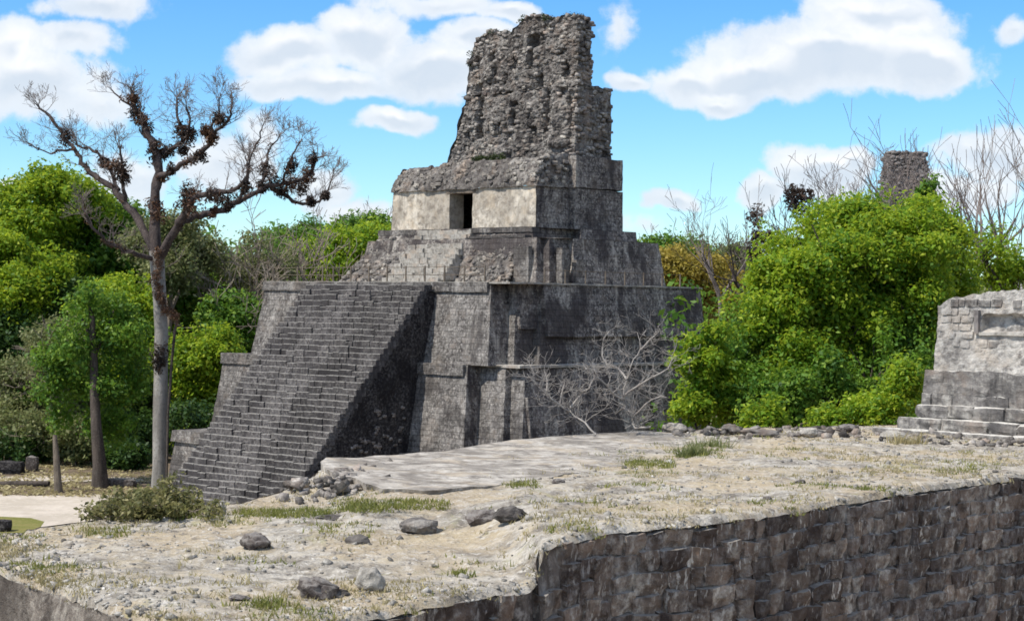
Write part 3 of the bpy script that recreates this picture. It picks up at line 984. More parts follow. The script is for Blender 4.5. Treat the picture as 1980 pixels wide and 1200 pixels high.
for i in range(40):
    u = 18.45
    t = R.random()
    put_stone(room, 'stone', RUB, W(u, R.uniform(7.9, 10.5), ZR1 + 0.1 + 1.6 * t), (R.uniform(.2, .35), R.uniform(.2, .4), R.uniform(.14, .28)), rot_uv(.3))

# roof comb: two-stage ruined mass with slots, panels and broken crest
CZ0 = 20.3
ZMID = 24.95


def lerp_tab(tab, x):
    if x <= tab[0][0]:
        return tab[0][1]
    for (a, va), (b, vb) in zip(tab, tab[1:]):
        if x <= b:
            return va + (vb - va) * (x - a) / (b - a)
    return tab[-1][1]


LEFT = [(20.3, 7.65), (21.0, 8.1), (22.2, 8.5), (23.4, 8.95), (24.6, 9.25), (26, 9.3), (27.8, 9.38), (29.5, 9.6)]
RIGHT = [(20.3, 18.42), (22, 18.45), (24.9, 18.5), (25.0, 18.45), (27, 18.42), (30, 18.4)]
# crest heights along the front, u -> z
CREST = [(9.2, 27.75), (9.7, 28.6), (10.4, 29.0), (10.9, 29.15), (11.4, 28.95), (11.9, 29.1), (12.1, 28.75), (12.8, 28.8), (13.2, 29.3), (13.7, 29.65), (14.6, 29.75), (15.3, 29.6), (15.7, 29.45), (15.95, 28.95), (16.3, 29.3), (17.0, 29.5), (17.8, 29.4), (18.3, 29.25), (18.9, 28.9)]


def crest(u):
    return lerp_tab(CREST, u) - 0.42 + 0.14 * noise.noise(Vector((u * 3.1, 2, 1)))


def comb_relief(u, z):
    d = 0.0
    if z > ZMID:
        d += 0.12
    for (a, b, z0, z1, dep) in ((14.3, 14.75, 26.2, 28.1, 1.1), (14.75, 15.5, 27.6, 28.2, .6), (11.0, 11.3, 27.0, 27.5, .6), (12.9, 13.2, 26.4, 27.0, .5), (17.2, 17.5, 25.3, 26.4, .5), (10.0, 10.3, 24.9, 25.6, .5), (15.2, 15.5, 25.2, 25.7, .5), (12.0, 12.3, 22.3, 23.0, .5), (14.9, 15.2, 21.7, 22.6, .5), (9.3, 9.6, 21.6, 22.6, .5), (11.3, 11.6, 25.7, 26.5, .5), (12.3, 12.55, 25.6, 26.0, .35), (10.4, 10.7, 22.2, 24.6, .7),
                            (13.15, 13.45, 22.9, 24.2, .7), (15.9, 16.2, 22.4, 24.7, .75), (12.9, 13.2, 20.9, 22.3, .3), (16.9, 17.6, 24.4, 24.75, .45), (10.9, 11.4, 25.4, 25.65, .35),
                            (11.7, 13.0, 24.75, 24.9, .3), (16.3, 17.2, 26.9, 27.1, .35), (17.9, 18.15, 22.0, 24.6, .35), (14.0, 15.6, 24.95, 25.1, .3), (9.9, 10.1, 26.6, 27.2, .35)):
        w_ = 0.16
        dep *= .7 + .5 * noise.noise(Vector((u * 2.1, z * 1.7, 6)))
        fu = min(1, max(0, (u - a + w_) / w_)) * min(1, max(0, (b + w_ - u) / w_))
        fz_ = min(1, max(0, (z - z0 + w_) / w_)) * min(1, max(0, (z1 + w_ - z) / w_))
        d += dep * fu * fz_
    for (cu_, cz_, ru, rz, hgt) in ((14.9, 26.2, .7, .5, .3), (12.0, 23.2, .8, .9, .22), (14.6, 23.6, .8, .8, .22), (17.0, 23.4, .6, .9, .2), (9.8, 23.6, .5, .8, .2), (17.2, 21.6, .9, .3, .35), (12.3, 21.4, 1.2, .35, .2), (14.9, 27.15, .3, .35, .25)):
        q = ((u - cu_) / ru) ** 2 + ((z - cz_) / rz) ** 2
        if q < 1:
            d -= hgt * (1 - q) ** 0.5
    return d


cm = MB()
nu_, nz_ = 120, 110
vs_, fs = [], []


def comb_front(s, t):
    z = CZ0
    u = 8 + s * 10.8
    for it in range(3):
        zt = crest(u)
        z = CZ0 + (zt - CZ0) * t
        u = lerp_tab(LEFT, z) + s * (lerp_tab(RIGHT, z) - lerp_tab(LEFT, z))
    v = 11.0 + (z - CZ0) * 0.045
    return u, v, z


for j in range(nz_ + 1):
    for i in range(nu_ + 1):
        u, v, z = comb_front(i / nu_, j / nz_)
        vs_.append(rough(rough(W(u, v + comb_relief(u, z), z), 0.12, 1.7), .075, 5.5))
for j in range(nz_):
    for i in range(nu_):
        k = j * (nu_ + 1) + i
        fs.append((k, k + 1, k + nu_ + 2, k + nu_ + 1))
cm.add(vs_, fs)


def comb_back_v(z):
    return 14.3 if z < ZMID else 12.4


# right end of the comb: wide lower stage, narrow upper stage
zr_top = crest(18.75)
grid(cm, W(18.42, 11.0, CZ0), W(18.42, 14.35, CZ0), W(18.5, 14.2, ZMID - .05), W(18.5, 11.2, ZMID - .05), 0.2, 0.15, 1.7)
grid(cm, W(18.45, 11.22, ZMID - .1), W(18.45, 12.5, ZMID - .1), W(18.4, 12.35, zr_top - .15), W(18.4, 11.42, zr_top), 0.2, 0.15, 1.7)
grid(cm, W(8.8, 11.2, ZMID - .03), W(18.55, 11.2, ZMID - .03), W(18.55, 14.25, ZMID - .03), W(8.8, 14.25, ZMID - .03), 0.3, 0.15, 1.7)
grid(cm, W(7.7, 11.0, CZ0), W(7.7, 14.35, CZ0), W(9.2, 14.2, ZMID), W(9.2, 11.2, ZMID), 0.25, 0.17, 1.7)
grid(cm, W(9.25, 11.22, ZMID - .1), W(9.25, 12.5, ZMID - .1), W(9.4, 12.3, 27.7), W(9.4, 11.4, 27.75), 0.25, 0.17, 1.7)
grid(cm, W(7.7, 14.35, CZ0), W(18.42, 14.35, CZ0), W(18.5, 14.2, ZMID), W(9.0, 14.2, ZMID), 0.4, 0.15, 1.7)
# upper back wall and crest top follow the broken crest
vs_, fs = [], []
m_ = 60
for i in range(m_ + 1):
    u, v, z = comb_front(i / m_, 1.0)
    vs_ += [rough(W(u, v, z), .17, 1.7), rough(W(u, v + 0.8, z + 0.12 * noise.noise(Vector((u * 2, 9, 9)))), .17, 1.7), rough(W(u, 12.35, z - 0.25), .17, 1.7), rough(W(min(max(u, 9.3), 18.7), 12.5, ZMID - .1), .17, 1.7)]
for i in range(m_):
    a = i * 4
    for q in range(3):
        fs.append((a + q, a + 4 + q, a + 5 + q, a + 1 + q))
cm.add(vs_, fs)
comb = cm.build('roof_comb', M['rubblecore'], temple)
NC = 300
items = []
for i in range(900):
    s_, t_ = R.random(), R.random()
    u, v, z = comb_front(min(.985, max(.02, s_)), min(.985, t_))
    rel = comb_relief(u, z)
    if rel > 0.3:
        continue
    z = round(z / 0.24) * 0.24 + R.gauss(0, 0.06)
    p = W(u, v + rel + R.uniform(0.05, .17), z)
    size = (R.uniform(.14, .46), R.uniform(.2, .34), R.uniform(.1, .24))
    if i < NC:
        put_stone(comb, 'stone', RUB, p, size, rot_uv(.22))
    else:
        items.append((p, size, rot_uv(.22)))
for i in range(190):
    lowr = R.random() < .6
    z = R.uniform(CZ0, ZMID) if lowr else R.uniform(ZMID, 29.0)
    p = W(18.46 if lowr else 18.42, R.uniform(11.1, 14.2 if lowr else 12.4), z)
    items.append((p, (R.uniform(.2, .34), R.uniform(.25, .5), R.uniform(.13, .27)), rot_uv(.22)))
for i in range(150):
    s_ = R.uniform(.02, .965)
    u, v, z = comb_front(s_, 1.0)
    items.append((W(u, v + R.uniform(0.1, 1.1), z + R.uniform(-.1, .1)), (R.uniform(.2, .5), R.uniform(.22, .4), R.uniform(.15, .35)), rot_uv(.5)))
for i in range(50):
    z = R.uniform(CZ0, 27.1)
    items.append((W(lerp_tab(LEFT, z) + .16, R.uniform(11.15, 12.0), z), (R.uniform(.25, .5), R.uniform(.22, .4), R.uniform(.15, .3)), rot_uv(.4)))
for i in range(80):
    items.append((W(R.uniform(9, 18.2), R.uniform(9.0, 11.0), 20.42 + R.uniform(-.05, .06)), (R.uniform(.2, .4), R.uniform(.2, .35), R.uniform(.12, .25)), rot_uv(.5)))
joined_stones('comb_rubble', items, RUB, M['rubblestuff'], comb)
# shrubs and moss rooted on the masonry
C = []
for i in range(46):
    s_ = R.random()
    u, v, z = comb_front(s_, 1.0)
    if noise.noise(Vector((u * 0.9, 4, 4))) > -0.25:
        C.append(W(u, v + R.uniform(0, 1.0), z + R.uniform(0.0, 0.15)))
for i in range(26):
    C.append(W(R.uniform(12.2, 15.2), 8.7 + R.uniform(0, .6), 20.62 + R.uniform(0, .15)))
for i in range(16):
    z = R.uniform(21, 27.6)
    C.append(W(lerp_tab(LEFT, z) + .05, 11.3, z))
V_, F_ = leaves([tuple(c) for c in C], 0.24, 40, 0.13, 77)
np_mesh('moss', V_, F_, M['moss'], comb)['kind'] = 'stuff'

# railing round the upper terrace
rail = empty('railing', W(12, 1.6, 13.2))
tag(rail, 'thin brown post railing along the top of the grand stairway', 'railing')
pts = [(2.7, 1.45), (5, 1.45), (7.3, 1.45)] + [(8.2 + 1.55 * i, 1.5) for i in range(9)]
prev = None
for (u, v) in pts:
    mb = MB()
    box(mb, u - .035, u + .035, v - .035, v + .035, 13.2, 14.12, 2, 0.008)
    mb.build('post', M['wood'], rail)
    if prev:
        tube_mesh('rail', [[(W(*prev, zz), .022), (W((prev[0] + u) / 2, v, zz - .015), .022), (W(u, v, zz), .022)] for zz in (14.05, 13.62)], M['wood'], rail)
    prev = (u, v)
rail2 = empty('railing', W(22.3, 10, 13.2))
tag(rail2, 'thin dark post railing along the shaded right edge of the upper terrace', 'railing')
prev = None
for i in range(8):
    u, v = 22.1, 4.6 + 1.7 * i
    mb = MB()
    box(mb, u - .03, u + .03, v - .03, v + .03, 13.2, 14.0, 2, 0.008)
    mb.build('post', M['wood'], rail2)
    if prev:
        tube_mesh('rail', [[(W(*prev, 13.95), .018), (W(u, (prev[1] + v) / 2, 13.94), .018), (W(u, v, 13.95), .018)]], M['wood'], rail2)
    prev = (u, v)

# ================================================================== FOREGROUND TERRACE
NEAR = [(-420, 1000, 8.05), (-200, 1040, 8.03), (0, 1097, 8.0), (100, 1130, 8.0), (200, 1165, 8.0), (330, 1203, 8.0), (430, 1228, 8.0), (540, 1236, 8.0), (620, 1212, 8.0), (680, 1190, 8.0), (800, 1167, 8.02), (930, 1142, 8.03), (1022, 1128, 8.04),
        (1038, 1096, 8.22), (1048, 1066, 8.46), (1062, 1044, 8.58), (1130, 1030, 8.6), (1200, 1016, 8.6), (1350, 1002, 8.6), (1500, 985, 8.6), (1700, 952, 8.6), (1850, 932, 8.6), (1990, 914, 8.6), (2200, 890, 8.6), (2500, 862, 8.6)]
FAR = [(-420, 985, 8.0), (-200, 1010, 8.0), (0, 1034, 8.0), (60, 1024, 8.02), (120, 1014, 8.05), (190, 1004, 8.1), (260, 996, 8.12), (330, 988, 8.15), (400, 982, 8.2), (470, 972, 8.25), (540, 952, 8.35), (600, 925, 8.5), (640, 905, 8.6),
       (740, 886, 8.6), (860, 868, 8.6), (960, 852, 8.6), (1080, 842, 8.6), (1200, 836, 8.6), (1330, 830, 8.6), (1480, 827, 8.6), (1650, 825, 8.6), (1800, 820, 8.6), (2000, 812, 8.6), (2250, 806, 8.6), (2600, 800, 8.6)]
NP = [onz(*p) for p in NEAR]
FP = [onz(*p) for p in FAR]


def dense(pts, per):
    out = []
    for i in range(len(pts) - 1):
        m = max(2, int((pts[i + 1] - pts[i]).length / per))
        for k in range(m):
            out.append((i, k / m))
    out.append((len(pts) - 2, 1.0))
    return out


def seg_at(pts, i, f):
    """Catmull-Rom so the edge has no corners except where it is meant to."""
    p0, p1, p2, p3 = pts[max(0, i - 1)], pts[i], pts[i + 1], pts[min(len(pts) - 1, i + 2)]
    return 0.5 * ((2 * p1) + (p2 - p0) * f + (2 * p0 - 5 * p1 + 4 * p2 - p3) * f * f + (3 * p1 - p0 - 3 * p2 + p3) * f ** 3)


KN = dense(NP, 0.10)
EDGE = [seg_at(NP, i, f) for i, f in KN]
FEDGE = [seg_at(FP, i, f) for i, f in KN]


def flat_at(sx, sy):
    s = lambda v: v * v * (3 - 2 * v)
    return s(min(1, max(0, (sx - 640) / 110))) * s(min(1, max(0, (1380 - sx) / 80))) * s(min(1, max(0, (1002 - (sx - 640) * .14 - sy) / 34)))


def pix(p):
    q = RC.transposed() @ (Vector(p) - Vector((0, 0, ZC)))
    return 990 + F * q.x / -q.z, 600 - F * q.y / -q.z


def t_bump(x, y, t):
    p = Vector((x, y, 0))
    e = min(1.0, t * 9) * min(1.0, (1 - t) * 9 + .3)
    # the built floor at the back stays flat where the slab lies
    q = RC.transposed() @ Vector((x, y, 8.6 - ZC))
    sx, sy = 990 + F * q.x / -q.z, 600 - F * q.y / -q.z
    flat_ = flat_at(sx, sy)
    e *= 1 - .9 * flat_
    h = 0.10 * noise.noise(p * 0.45 + Vector((3, 1, 0))) * e
    h += 0.055 * noise.noise(p * 1.5) * (0.5 + 0.5 * e) * (1 - .9 * flat_) - .05 * flat_
    h += 0.035 * noise.noise(p * 4.1)
    h += 0.022 * max(0, noise.noise(p * 9.0))
    h += 0.012 * noise.noise(p * 17.0)
    return h


NT_ = 150
vs_, fs = [], []
for (a, b) in zip(EDGE, FEDGE):
    for j in range(NT_ + 1):
        t = (j / NT_) ** 1.15
        q = a.lerp(b, t)
        jit = 0.05 * noise.noise(Vector((q.x * 2.3, q.y * 2.3, 4)))
        if j == 0:
            nn = b - a
            nn.z = 0
            nn.normalize()
            q = q - nn * (0.05 + jit * 1.1)
        ff = flat_at(*pix((q.x, q.y, 8.6)))
        q.z = q.z + (8.56 - q.z) * ff
        vs_.append((q.x, q.y, q.z + t_bump(q.x, q.y, t) - (0.11 if j == 0 else (0.025 if j == 1 else 0))))
m_ = NT_ + 1
for i in range(len(EDGE) - 1):
    for j in range(NT_):
        k = i * m_ + j
        fs.append((k, k + m_, k + m_ + 1, k + 1))
top_v = vs_
me = bpy.data.meshes.new('terrace')
me.from_pydata(vs_, [], fs)
me.materials.append(M['terrace'])
me.polygons.foreach_set('use_smooth', [True] * len(me.polygons))
tag(link('terrace', me), kind='structure')
TV = np.array(top_v)


def ground_z(x, y):
    d = (TV[:, 0] - x) ** 2 + (TV[:, 1] - y) ** 2
    return float(TV[int(d.argmin()), 2])


def on_terrace(px_, py_, z=8.4):
    p = onz(px_, py_, z)
    for _ in range(3):
        p = onz(px_, py_, ground_z(p.x, p.y))
    return p


# rear face of the terrace mass, so it is solid from any side
mb = MB()
vs_, fs = [], []
for i, b in enumerate(FEDGE[::4]):
    vs_ += [(b.x, b.y, b.z + t_bump(b.x, b.y, 1) + .02), (b.x, b.y + 0.2, 4.0), (b.x, b.y + .5, -0.1)]
for i in range(len(FEDGE[::4]) - 1):
    for q in (0, 1):
        fs.append((i * 3 + q, i * 3 + 3 + q, i * 3 + 4 + q, i * 3 + 1 + q))
mb.add(vs_, fs)
tag(mb.build('terrace_back', M['mortar']), kind='structure')

# retaining wall round the near side
iL = next(i for i, (s, f) in enumerate(KN) if s == 7)          # from here to the right the wall is laid in dark blocks
retain = empty('retaining_wall', (4, 22, 5))
tag(retain, 'dark weathered retaining wall of large stone blocks along the foreground terrace edge', 'stone wall')


def outward(i):
    a, b = EDGE[max(0, i - 6)], EDGE[min(len(EDGE) - 1, i + 6)]
    t = (b - a)
    t.z = 0
    t.normalize()
    return Vector((t.y, -t.x, 0)), t


def wall_sheet(mb, i0, i1, set_in, depth=8.2, rows=26, amp=.04, rim=0.0):
    vs_, fs = [], []
    idx = list(range(i0, i1 + 1, 2))
    for i in idx:
        n, t = outward(i)
        e = Vector(top_v[i * m_])
        for j in range(rows + 1):
            f = (j / rows) ** 1.5
            dz = f * depth
            p = e - n * set_in + n * (0.10 * dz) - Vector((0, 0, dz + rim * (j > 0)))
            if j > 0:
                p = rough(p, amp, 1.8)
            vs_.append(p)
    for a in range(len(idx) - 1):
        for j in range(rows):
            k = a * (rows + 1) + j
            fs.append((k, k + rows + 1, k + rows + 2, k + 1))
    mb.add(vs_, fs)


mb = MB()
wall_sheet(mb, iL - 2, len(EDGE) - 1, 0.10)
mb.build('wall_core', M['mortar'], retain)
lw = MB()
wall_sheet(lw, 0, iL, 0.0, rows=40, amp=0.07)
left_wall = lw.build('terrace_side_wall', M['leftwall'], origin=(-6, 24, 4), smooth=True)
tag(left_wall, 'streaked grey render wall dropping from the terrace at the lower left corner', 'stone wall')

WST = [stone_mesh('stone', M['wallstone'], 60 + i, 0.12, 4, .22) for i in range(12)]
# cumulative length along the wall
cum = [0.0]
for i in range(1, len(EDGE)):
    d = EDGE[i] - EDGE[i - 1]
    d.z = 0
    cum.append(cum[-1] + d.length)
cum = np.array(cum)
nst = 0
wall_items = []
for row in range(13):
    rh = 0.32
    s = cum[iL] + R.uniform(0, .4)
    while s < cum[-1] - 1.0:
        L = R.choice((R.uniform(.28, .5), R.uniform(.4, .72)))
        i = int(np.searchsorted(cum, s + L / 2))
        i = min(i, len(EDGE) - 2)
        n, t = outward(i)
        e = Vector(top_v[i * m_])
        dz = 0.0 + rh * (row + 0.5) + R.gauss(0, .022) + .07 * noise.noise(Vector((s * .35, row * .3, 2)))
        p = e + n * (0.10 * dz - 0.21 + R.uniform(-.04, .04)) - Vector((0, 0, dz))
        q = RC.transposed() @ (p - Vector((0, 0, ZC)))
        vis = False
        if q.z < -1:
            xx, yy = 990 + F * q.x / -q.z, 600 - F * q.y / -q.z
            vis = 520 < xx < 2040 and yy < 1260
        rm = Matrix((t, -n, Vector((0, 0, 1)))).transposed()
        rm = rm @ Matrix.Rotation(R.gauss(0, .05), 3, 'Y') @ Matrix.Rotation(R.gauss(0, .05), 3, 'Z') @ Matrix.Rotation(0.10 + R.gauss(0, .04), 3, 'X')
        size = (L * R.uniform(1.0, 1.08), .40, rh * R.uniform(1.0, 1.16))
        j_ = min(len(EDGE) - 1, i + 8)
        k_ = max(0, i - 8)
        if abs(top_v[j_ * m_][2] - top_v[k_ * m_][2]) > .16 and row < 2:
            s += L
            continue
        if vis and nst < 300:
            put_stone(retain, 'stone', WST, p, size, rm)
            nst += 1
        elif xx < 2500:
            wall_items.append((p, size, rm))
        s += L + 0.005
if wall_items:
    joined_stones('wall_blocks', wall_items, WST, M['wallstone'], retain)

# thin raised floor slab breaking off at its left end
SF = [(618, 908), (640, 920), (690, 932), (742, 944), (800, 946), (860, 945), (960, 932), (1060, 918), (1140, 905), (1220, 890), (1280, 872), (1318, 852)]
SB = [(628, 900), (660, 896), (700, 893), (750, 885), (800, 880), (860, 873), (950, 860), (1030, 850), (1110, 843), (1180, 838), (1250, 834), (1300, 838)]
a_ = [onz(x, y, 8.58) + Vector((0, 0, max(0.0, 0.10 - i * 0.03) + (.008 if i < 4 else .018) * (4 - i))) for i, (x, y) in enumerate(SF)]
b_ = [onz(x, y, 8.58) + Vector((0, 0, max(0.0, 0.10 - i * 0.03) + .005 * (6 - i) + .02)) for i, (x, y) in enumerate(SB)]
vs_, fs = [], []
n_ = 30
kn = [(i, k / 8) for i in range(len(a_) - 1) for k in range(8)] + [(len(a_) - 2, 1.0)]
for (i, f) in kn:
    p, q = seg_at(a_, i, f), seg_at(b_, i, f)
    q = q + (q - p).normalized() * 0.25
    jit = Vector((0, 0.30 * noise.noise(p * 1.7) + .2 * noise.noise(p * 5), 0))
    fall = rough(p + jit + Vector((.05, .22, -0.55)), .1, 2.5)
    vs_.append(fall)
    vs_.append(rough(p + jit + Vector((0, .06, -0.13)), .05, 3))
    for j in range(n_ + 1):
        r_ = (p + jit).lerp(q, j / n_)
        vs_.append(r_ + Vector((0, 0, 0.04 * noise.noise(r_ * .9) + .006 * noise.noise(r_ * 4))))
    vs_.append(q + Vector((0, .3, -.5)))
w_ = n_ + 4
for i in range(len(kn) - 1):
    for j in range(w_ - 1):
        k = i * w_ + j
        fs.append((k, k + w_, k + w_ + 1, k + 1))
fs.append(tuple(range(w_)))
mb = MB()
mb.add(vs_, fs)
sl_o = mb.build('floor_slab', M['slab'], origin=onz(900, 905, 8.6))
tag(sl_o, 'broad flat pale grey floor slab lying on the terrace before the pyramid base', 'stone slab')

# broken stones under the slab edge and along the far lip of the terrace
items = []
PB = [stone_mesh('pebble', M['rubblestuff'], 80 + i, .2, 2, .12) for i in range(6)]


def rrot():
    return (Matrix.Rotation(R.uniform(0, 6.3), 3, 'Z') @ Matrix.Rotation(R.gauss(0, .35), 3, 'X') @ Matrix.Rotation(R.gauss(0, .35), 3, 'Y'))


for i in range(110):
    x = R.triangular(540, 800, 640)
    y = 985 - (x - 540) * .22 - R.uniform(0, 45)
    p = on_terrace(x, y)
    s = R.uniform(.05, .17)
    items.append((p + Vector((0, 0, s * .15)), (s * R.uniform(1, 1.8), s, s * R.uniform(.5, .9)), rrot()))
for i in range(170):
    x = R.uniform(1290, 1990)
    p = on_terrace(x, R.uniform(829, 848) + (max(0, x - 1640) * .06))
    s = R.triangular(.04, .27, .06)
    items.append((p + Vector((0, 0, s * .15)), (s * R.uniform(1, 1.8), s, s * R.uniform(.4, .8)), rrot()))
joined_stones('broken_stones', items, PB, M['rubblestuff'])

items = []
GI = G.uniform(size=(14000, 2))
for a, b in GI:
    i = int(a * (len(EDGE) - 1))
    j = int((b ** 1.4) * NT_)
    p = Vector(top_v[i * m_ + j])
    if noise.noise(Vector((p.x * .5, p.y * .5, 8))) + R.gauss(0, .25) < 0:
        continue
    s = min(.11, .018 * math.exp(R.gauss(0.2, .6)))
    items.append((p + Vector((0, 0, s * .1)), (s * R.uniform(1, 1.7), s, s * R.uniform(.5, .8)), rrot()))
PEB = [stone_mesh('pebble', M['rubblestuff'], 90 + i, .22, 1, .1) for i in range(4)]
M['gravel'] = stone_mat('gravel', (0.16, 0.145, 0.125), (0.42, 0.395, 0.35), (0.58, 0.55, 0.50), streak=0, lichen=.3, island=.8, fine=12.0)
joined_stones('gravel', items, PEB, M['gravel'])


def boulder(name, px_, py_, wpx, hpx, dpt, mat, label, seed, sink=.25, group=None, flat=False, tilt=0.0):
    """A single loose stone: subdivided, knocked-off shape sitting a little into the soil."""
    p = on_terrace(px_, py_)
    d = p.y
    wm, hm = wpx * d / F, hpx * d / F
    bm = bmesh.new()
    bmesh.ops.create_icosphere(bm, subdivisions=4, radius=0.5)
    for vx in bm.verts:
        c = vx.co.copy()
        # flattened facets
        for k in range(7):
            g = random.Random(seed * 31 + k)
            nn = Vector((g.gauss(0, 1), g.gauss(0, 1), g.gauss(0, 1))).normalized()
            lim = g.uniform(.30, .44)
            dd = c.dot(nn)
            if dd > lim:
                c -= nn * (dd - lim) * 0.85
        c += noise.noise_vector(c * 3 + Vector((seed, 2, 5))) * .11 + noise.noise_vector(c * 7 + Vector((seed, 2, 5))) * .06 + noise.noise_vector(c * 17 + Vector((seed, 2, 5))) * .025
        vx.co = Matrix.Rotation(tilt, 3, 'Y') @ Vector((c.x * wm * 1.12, c.y * wm * dpt, c.z * hm * 1.25))
    me = bpy.data.meshes.new(name)
    bm.to_mesh(me)
    bm.free()
    me.materials.append(mat)
    me.polygons.foreach_set('use_smooth', [True] * len(me.polygons))
    o = link(name, me, None, p + Vector((0, 0.1, hm * (.5 - sink * .6))))
    return tag(o, label, 'boulder' if wpx > 45 else 'stone', group)


boulder('boulder', 491, 1064, 58, 34, .8, M['boulder'], 'lone rounded dark grey boulder on bare ground below the stair foot', 3)
boulder('boulder', 688, 1063, 48, 30, .8, M['rubblestuff'], 'small rounded grey boulder half sunk in pale dirt, mid terrace', 5)
boulder('flat_rock', 612, 1158, 74, 40, .7, M['boulder'], 'tilted flat-topped dark rock leaning over a brown hollow near the bottom edge', 8, .15, tilt=.22)
boulder('pale_rock', 712, 1141, 54, 46, .8, M['paleboulder'], 'knobbly whitish rock standing next to the tilted dark rock', 9)
boulder('rubble_stone', 655, 1156, 44, 18, .8, M['rubblecore'], 'low reddish brown stone wedged between the tilted rock and the whitish rock', 10)
boulder('small_stone', 739, 1138, 14, 12, .9, M['boulder'], 'tiny dark stone right beside the whitish rock', 11)
boulder('low_rock', 812, 1030, 72, 28, .8, M['rubblecore'], 'low wide brownish grey rock in the dry grass, left of the darkest pair', 12)
boulder('dark_rock', 933, 1016, 62, 32, .8, M['boulder'], 'darkest rock of the terrace, left one of a touching pair', 13)
boulder('dark_rock', 985, 1006, 58, 26, .8, M['rubblecore'], 'lower greyer rock touching the darkest rock on its right side', 14)
boulder('flat_stone', 462, 1162, 40, 12, .7, M['boulder'], 'thin flat reddish grey stone lying alone near the bottom left', 15)
boulder('flat_stone', 640, 1010, 70, 14, .7, M['rubblecore'], 'long low grey stone flush with the grass strip under the slab', 16)
boulder('white_stone', 424, 996, 24, 24, .8, M['paleboulder'], 'upright white stone at the foot of the grand stairway', 17)
boulder('white_stone', 397, 1000, 22, 14, .8, M['paleboulder'], 'small white stone next to the brush heap', 18)
boulder('mossy_rock', 1306, 838, 48, 20, .8, M['slab'], 'rounded pale rock on the far lip of the terrace, below the dead shrubs', 19)
boulder('grey_rock', 1418, 838, 40, 20, .8, M['rubblestuff'], 'jagged grey rock on the far lip in front of the green bush', 20)
boulder('grey_rock', 1470, 844, 64, 16, .8, M['rubblestuff'], 'long low grey rock on the far lip in front of the dark bush', 21)
boulder('grey_rock', 1566, 842, 34, 16, .8, M['paleboulder'], 'pale chunk on the far lip between bush and shrine steps', 22)
boulder('grey_rock', 1728, 848, 46, 16, .8, M['paleboulder'], 'pale block fallen in front of the lowest shrine step', 23)
boulder('grey_rock', 1640, 834, 40, 14, .8, M['boulder'], 'dark block at the left end of the shrine steps', 24)
boulder('small_stone', 1078, 935, 26, 10, .8, M['boulder'], 'small dark stone in front of the middle of the floor slab', 25)
boulder('small_stone', 1550, 936, 20, 10, .8, M['boulder'], 'small dark stone near the right wall edge in straw', 26)
boulder('small_stone', 1485, 968, 16, 9, .8, M['boulder'], 'tiny dark stone on the wall rim', 27)


# grass: dry straw over much of the terrace, green in patches
def blades(name, pts, hgt, mat, seed, spread=.08, per=9, width=.012):
    g = np.random.RandomState(seed)
    P = np.repeat(np.array(pts, dtype=float), per, axis=0)
    n = len(P)
    P[:, :2] += g.normal(size=(n, 2)) * spread
    P[:, 2] -= 0.01
    H = hgt * g.uniform(.4, 1.2, n) * np.repeat(g.uniform(.5, 1.2, len(pts)), per)
    an = g.uniform(0, 2 * np.pi, n)
    side = np.stack([np.cos(an), np.sin(an), np.zeros(n)], 1) * (width * g.uniform(.6, 1.4, n))[:, None]
    le = g.normal(size=(n, 2)) * .45
    tip = np.stack([le[:, 0] * H, le[:, 1] * H, H], 1)
    V = np.stack([P - side, P + side, P + tip * .55 + side * .6, P + tip], 1).reshape(-1, 3)
    return V, np.arange(n * 4).reshape(-1, 4)


dry, green = [], []
for k in range(7500):
    a, b = G.uniform(), G.uniform()
    i = int(a * (len(EDGE) - 1))
    j = int((b ** 1.2) * NT_)
    p = top_v[i * m_ + j]
    q = Vector((p[0], p[1], 0))
    if noise.noise(q * .4 + Vector((9, 0, 0))) > 0.05 + R.gauss(0, .12):
        dry.append(p)
    if noise.noise(q * .55 + Vector((0, 9, 3))) > 0.33 + R.gauss(0, .08):
        green.append(p)
V_, F_ = blades('dry_grass', dry, .085, 'leaf_dry', 3)
np_mesh('dry_grass', V_, F_, M['leaf_dry'])['kind'] = 'stuff'
for (x0, x1, y0, y1, n) in ((460, 640, 985, 1000, 190), (640, 860, 965, 985, 150), (1210, 1300, 890, 906, 120), (985, 1040, 930, 942, 40), (330, 420, 990, 1010, 80), (660, 740, 975, 990, 60), (490, 540, 1160, 1176, 35), (880, 905, 1105, 1116, 12), (1290, 1400, 868, 886, 60), (160, 240, 1020, 1040, 40)):
    for i in range(n):
        p = on_terrace(R.uniform(x0, x1), R.uniform(y0, y1) - (x0 == 640) * 0)
        green.append(tuple(p))
V_, F_ = blades('green_grass', green, .10, 'leaf_grass', 4)
np_mesh('green_grass', V_, F_, M['leaf_grass'])['kind'] = 'stuff'

for (x, y, n, lab) in ((1338, 882, 46, 'shaggy olive grass clump at the right end of the floor slab'), (1372, 866, 22, 'low olive grass clump behind the shaggy one near the floor slab'), (1745, 858, 22, 'small rusty dry grass tuft before the shrine step')):
    c = on_terrace(x, y)
    pts_ = [tuple(c + Vector((R.gauss(0, .22), R.gauss(0, .14), 0))) for _ in range(n)]
    V_, F_ = blades('tuft', pts_, .34, None, 30 + n, .05, 10, .014)
    o = np_mesh('grass_clump', V_, F_, M['leaf_olive' if n > 22 or x < 1400 else 'leaf_dry'], None, False, c)
    tag(o, lab, 'grass clump')

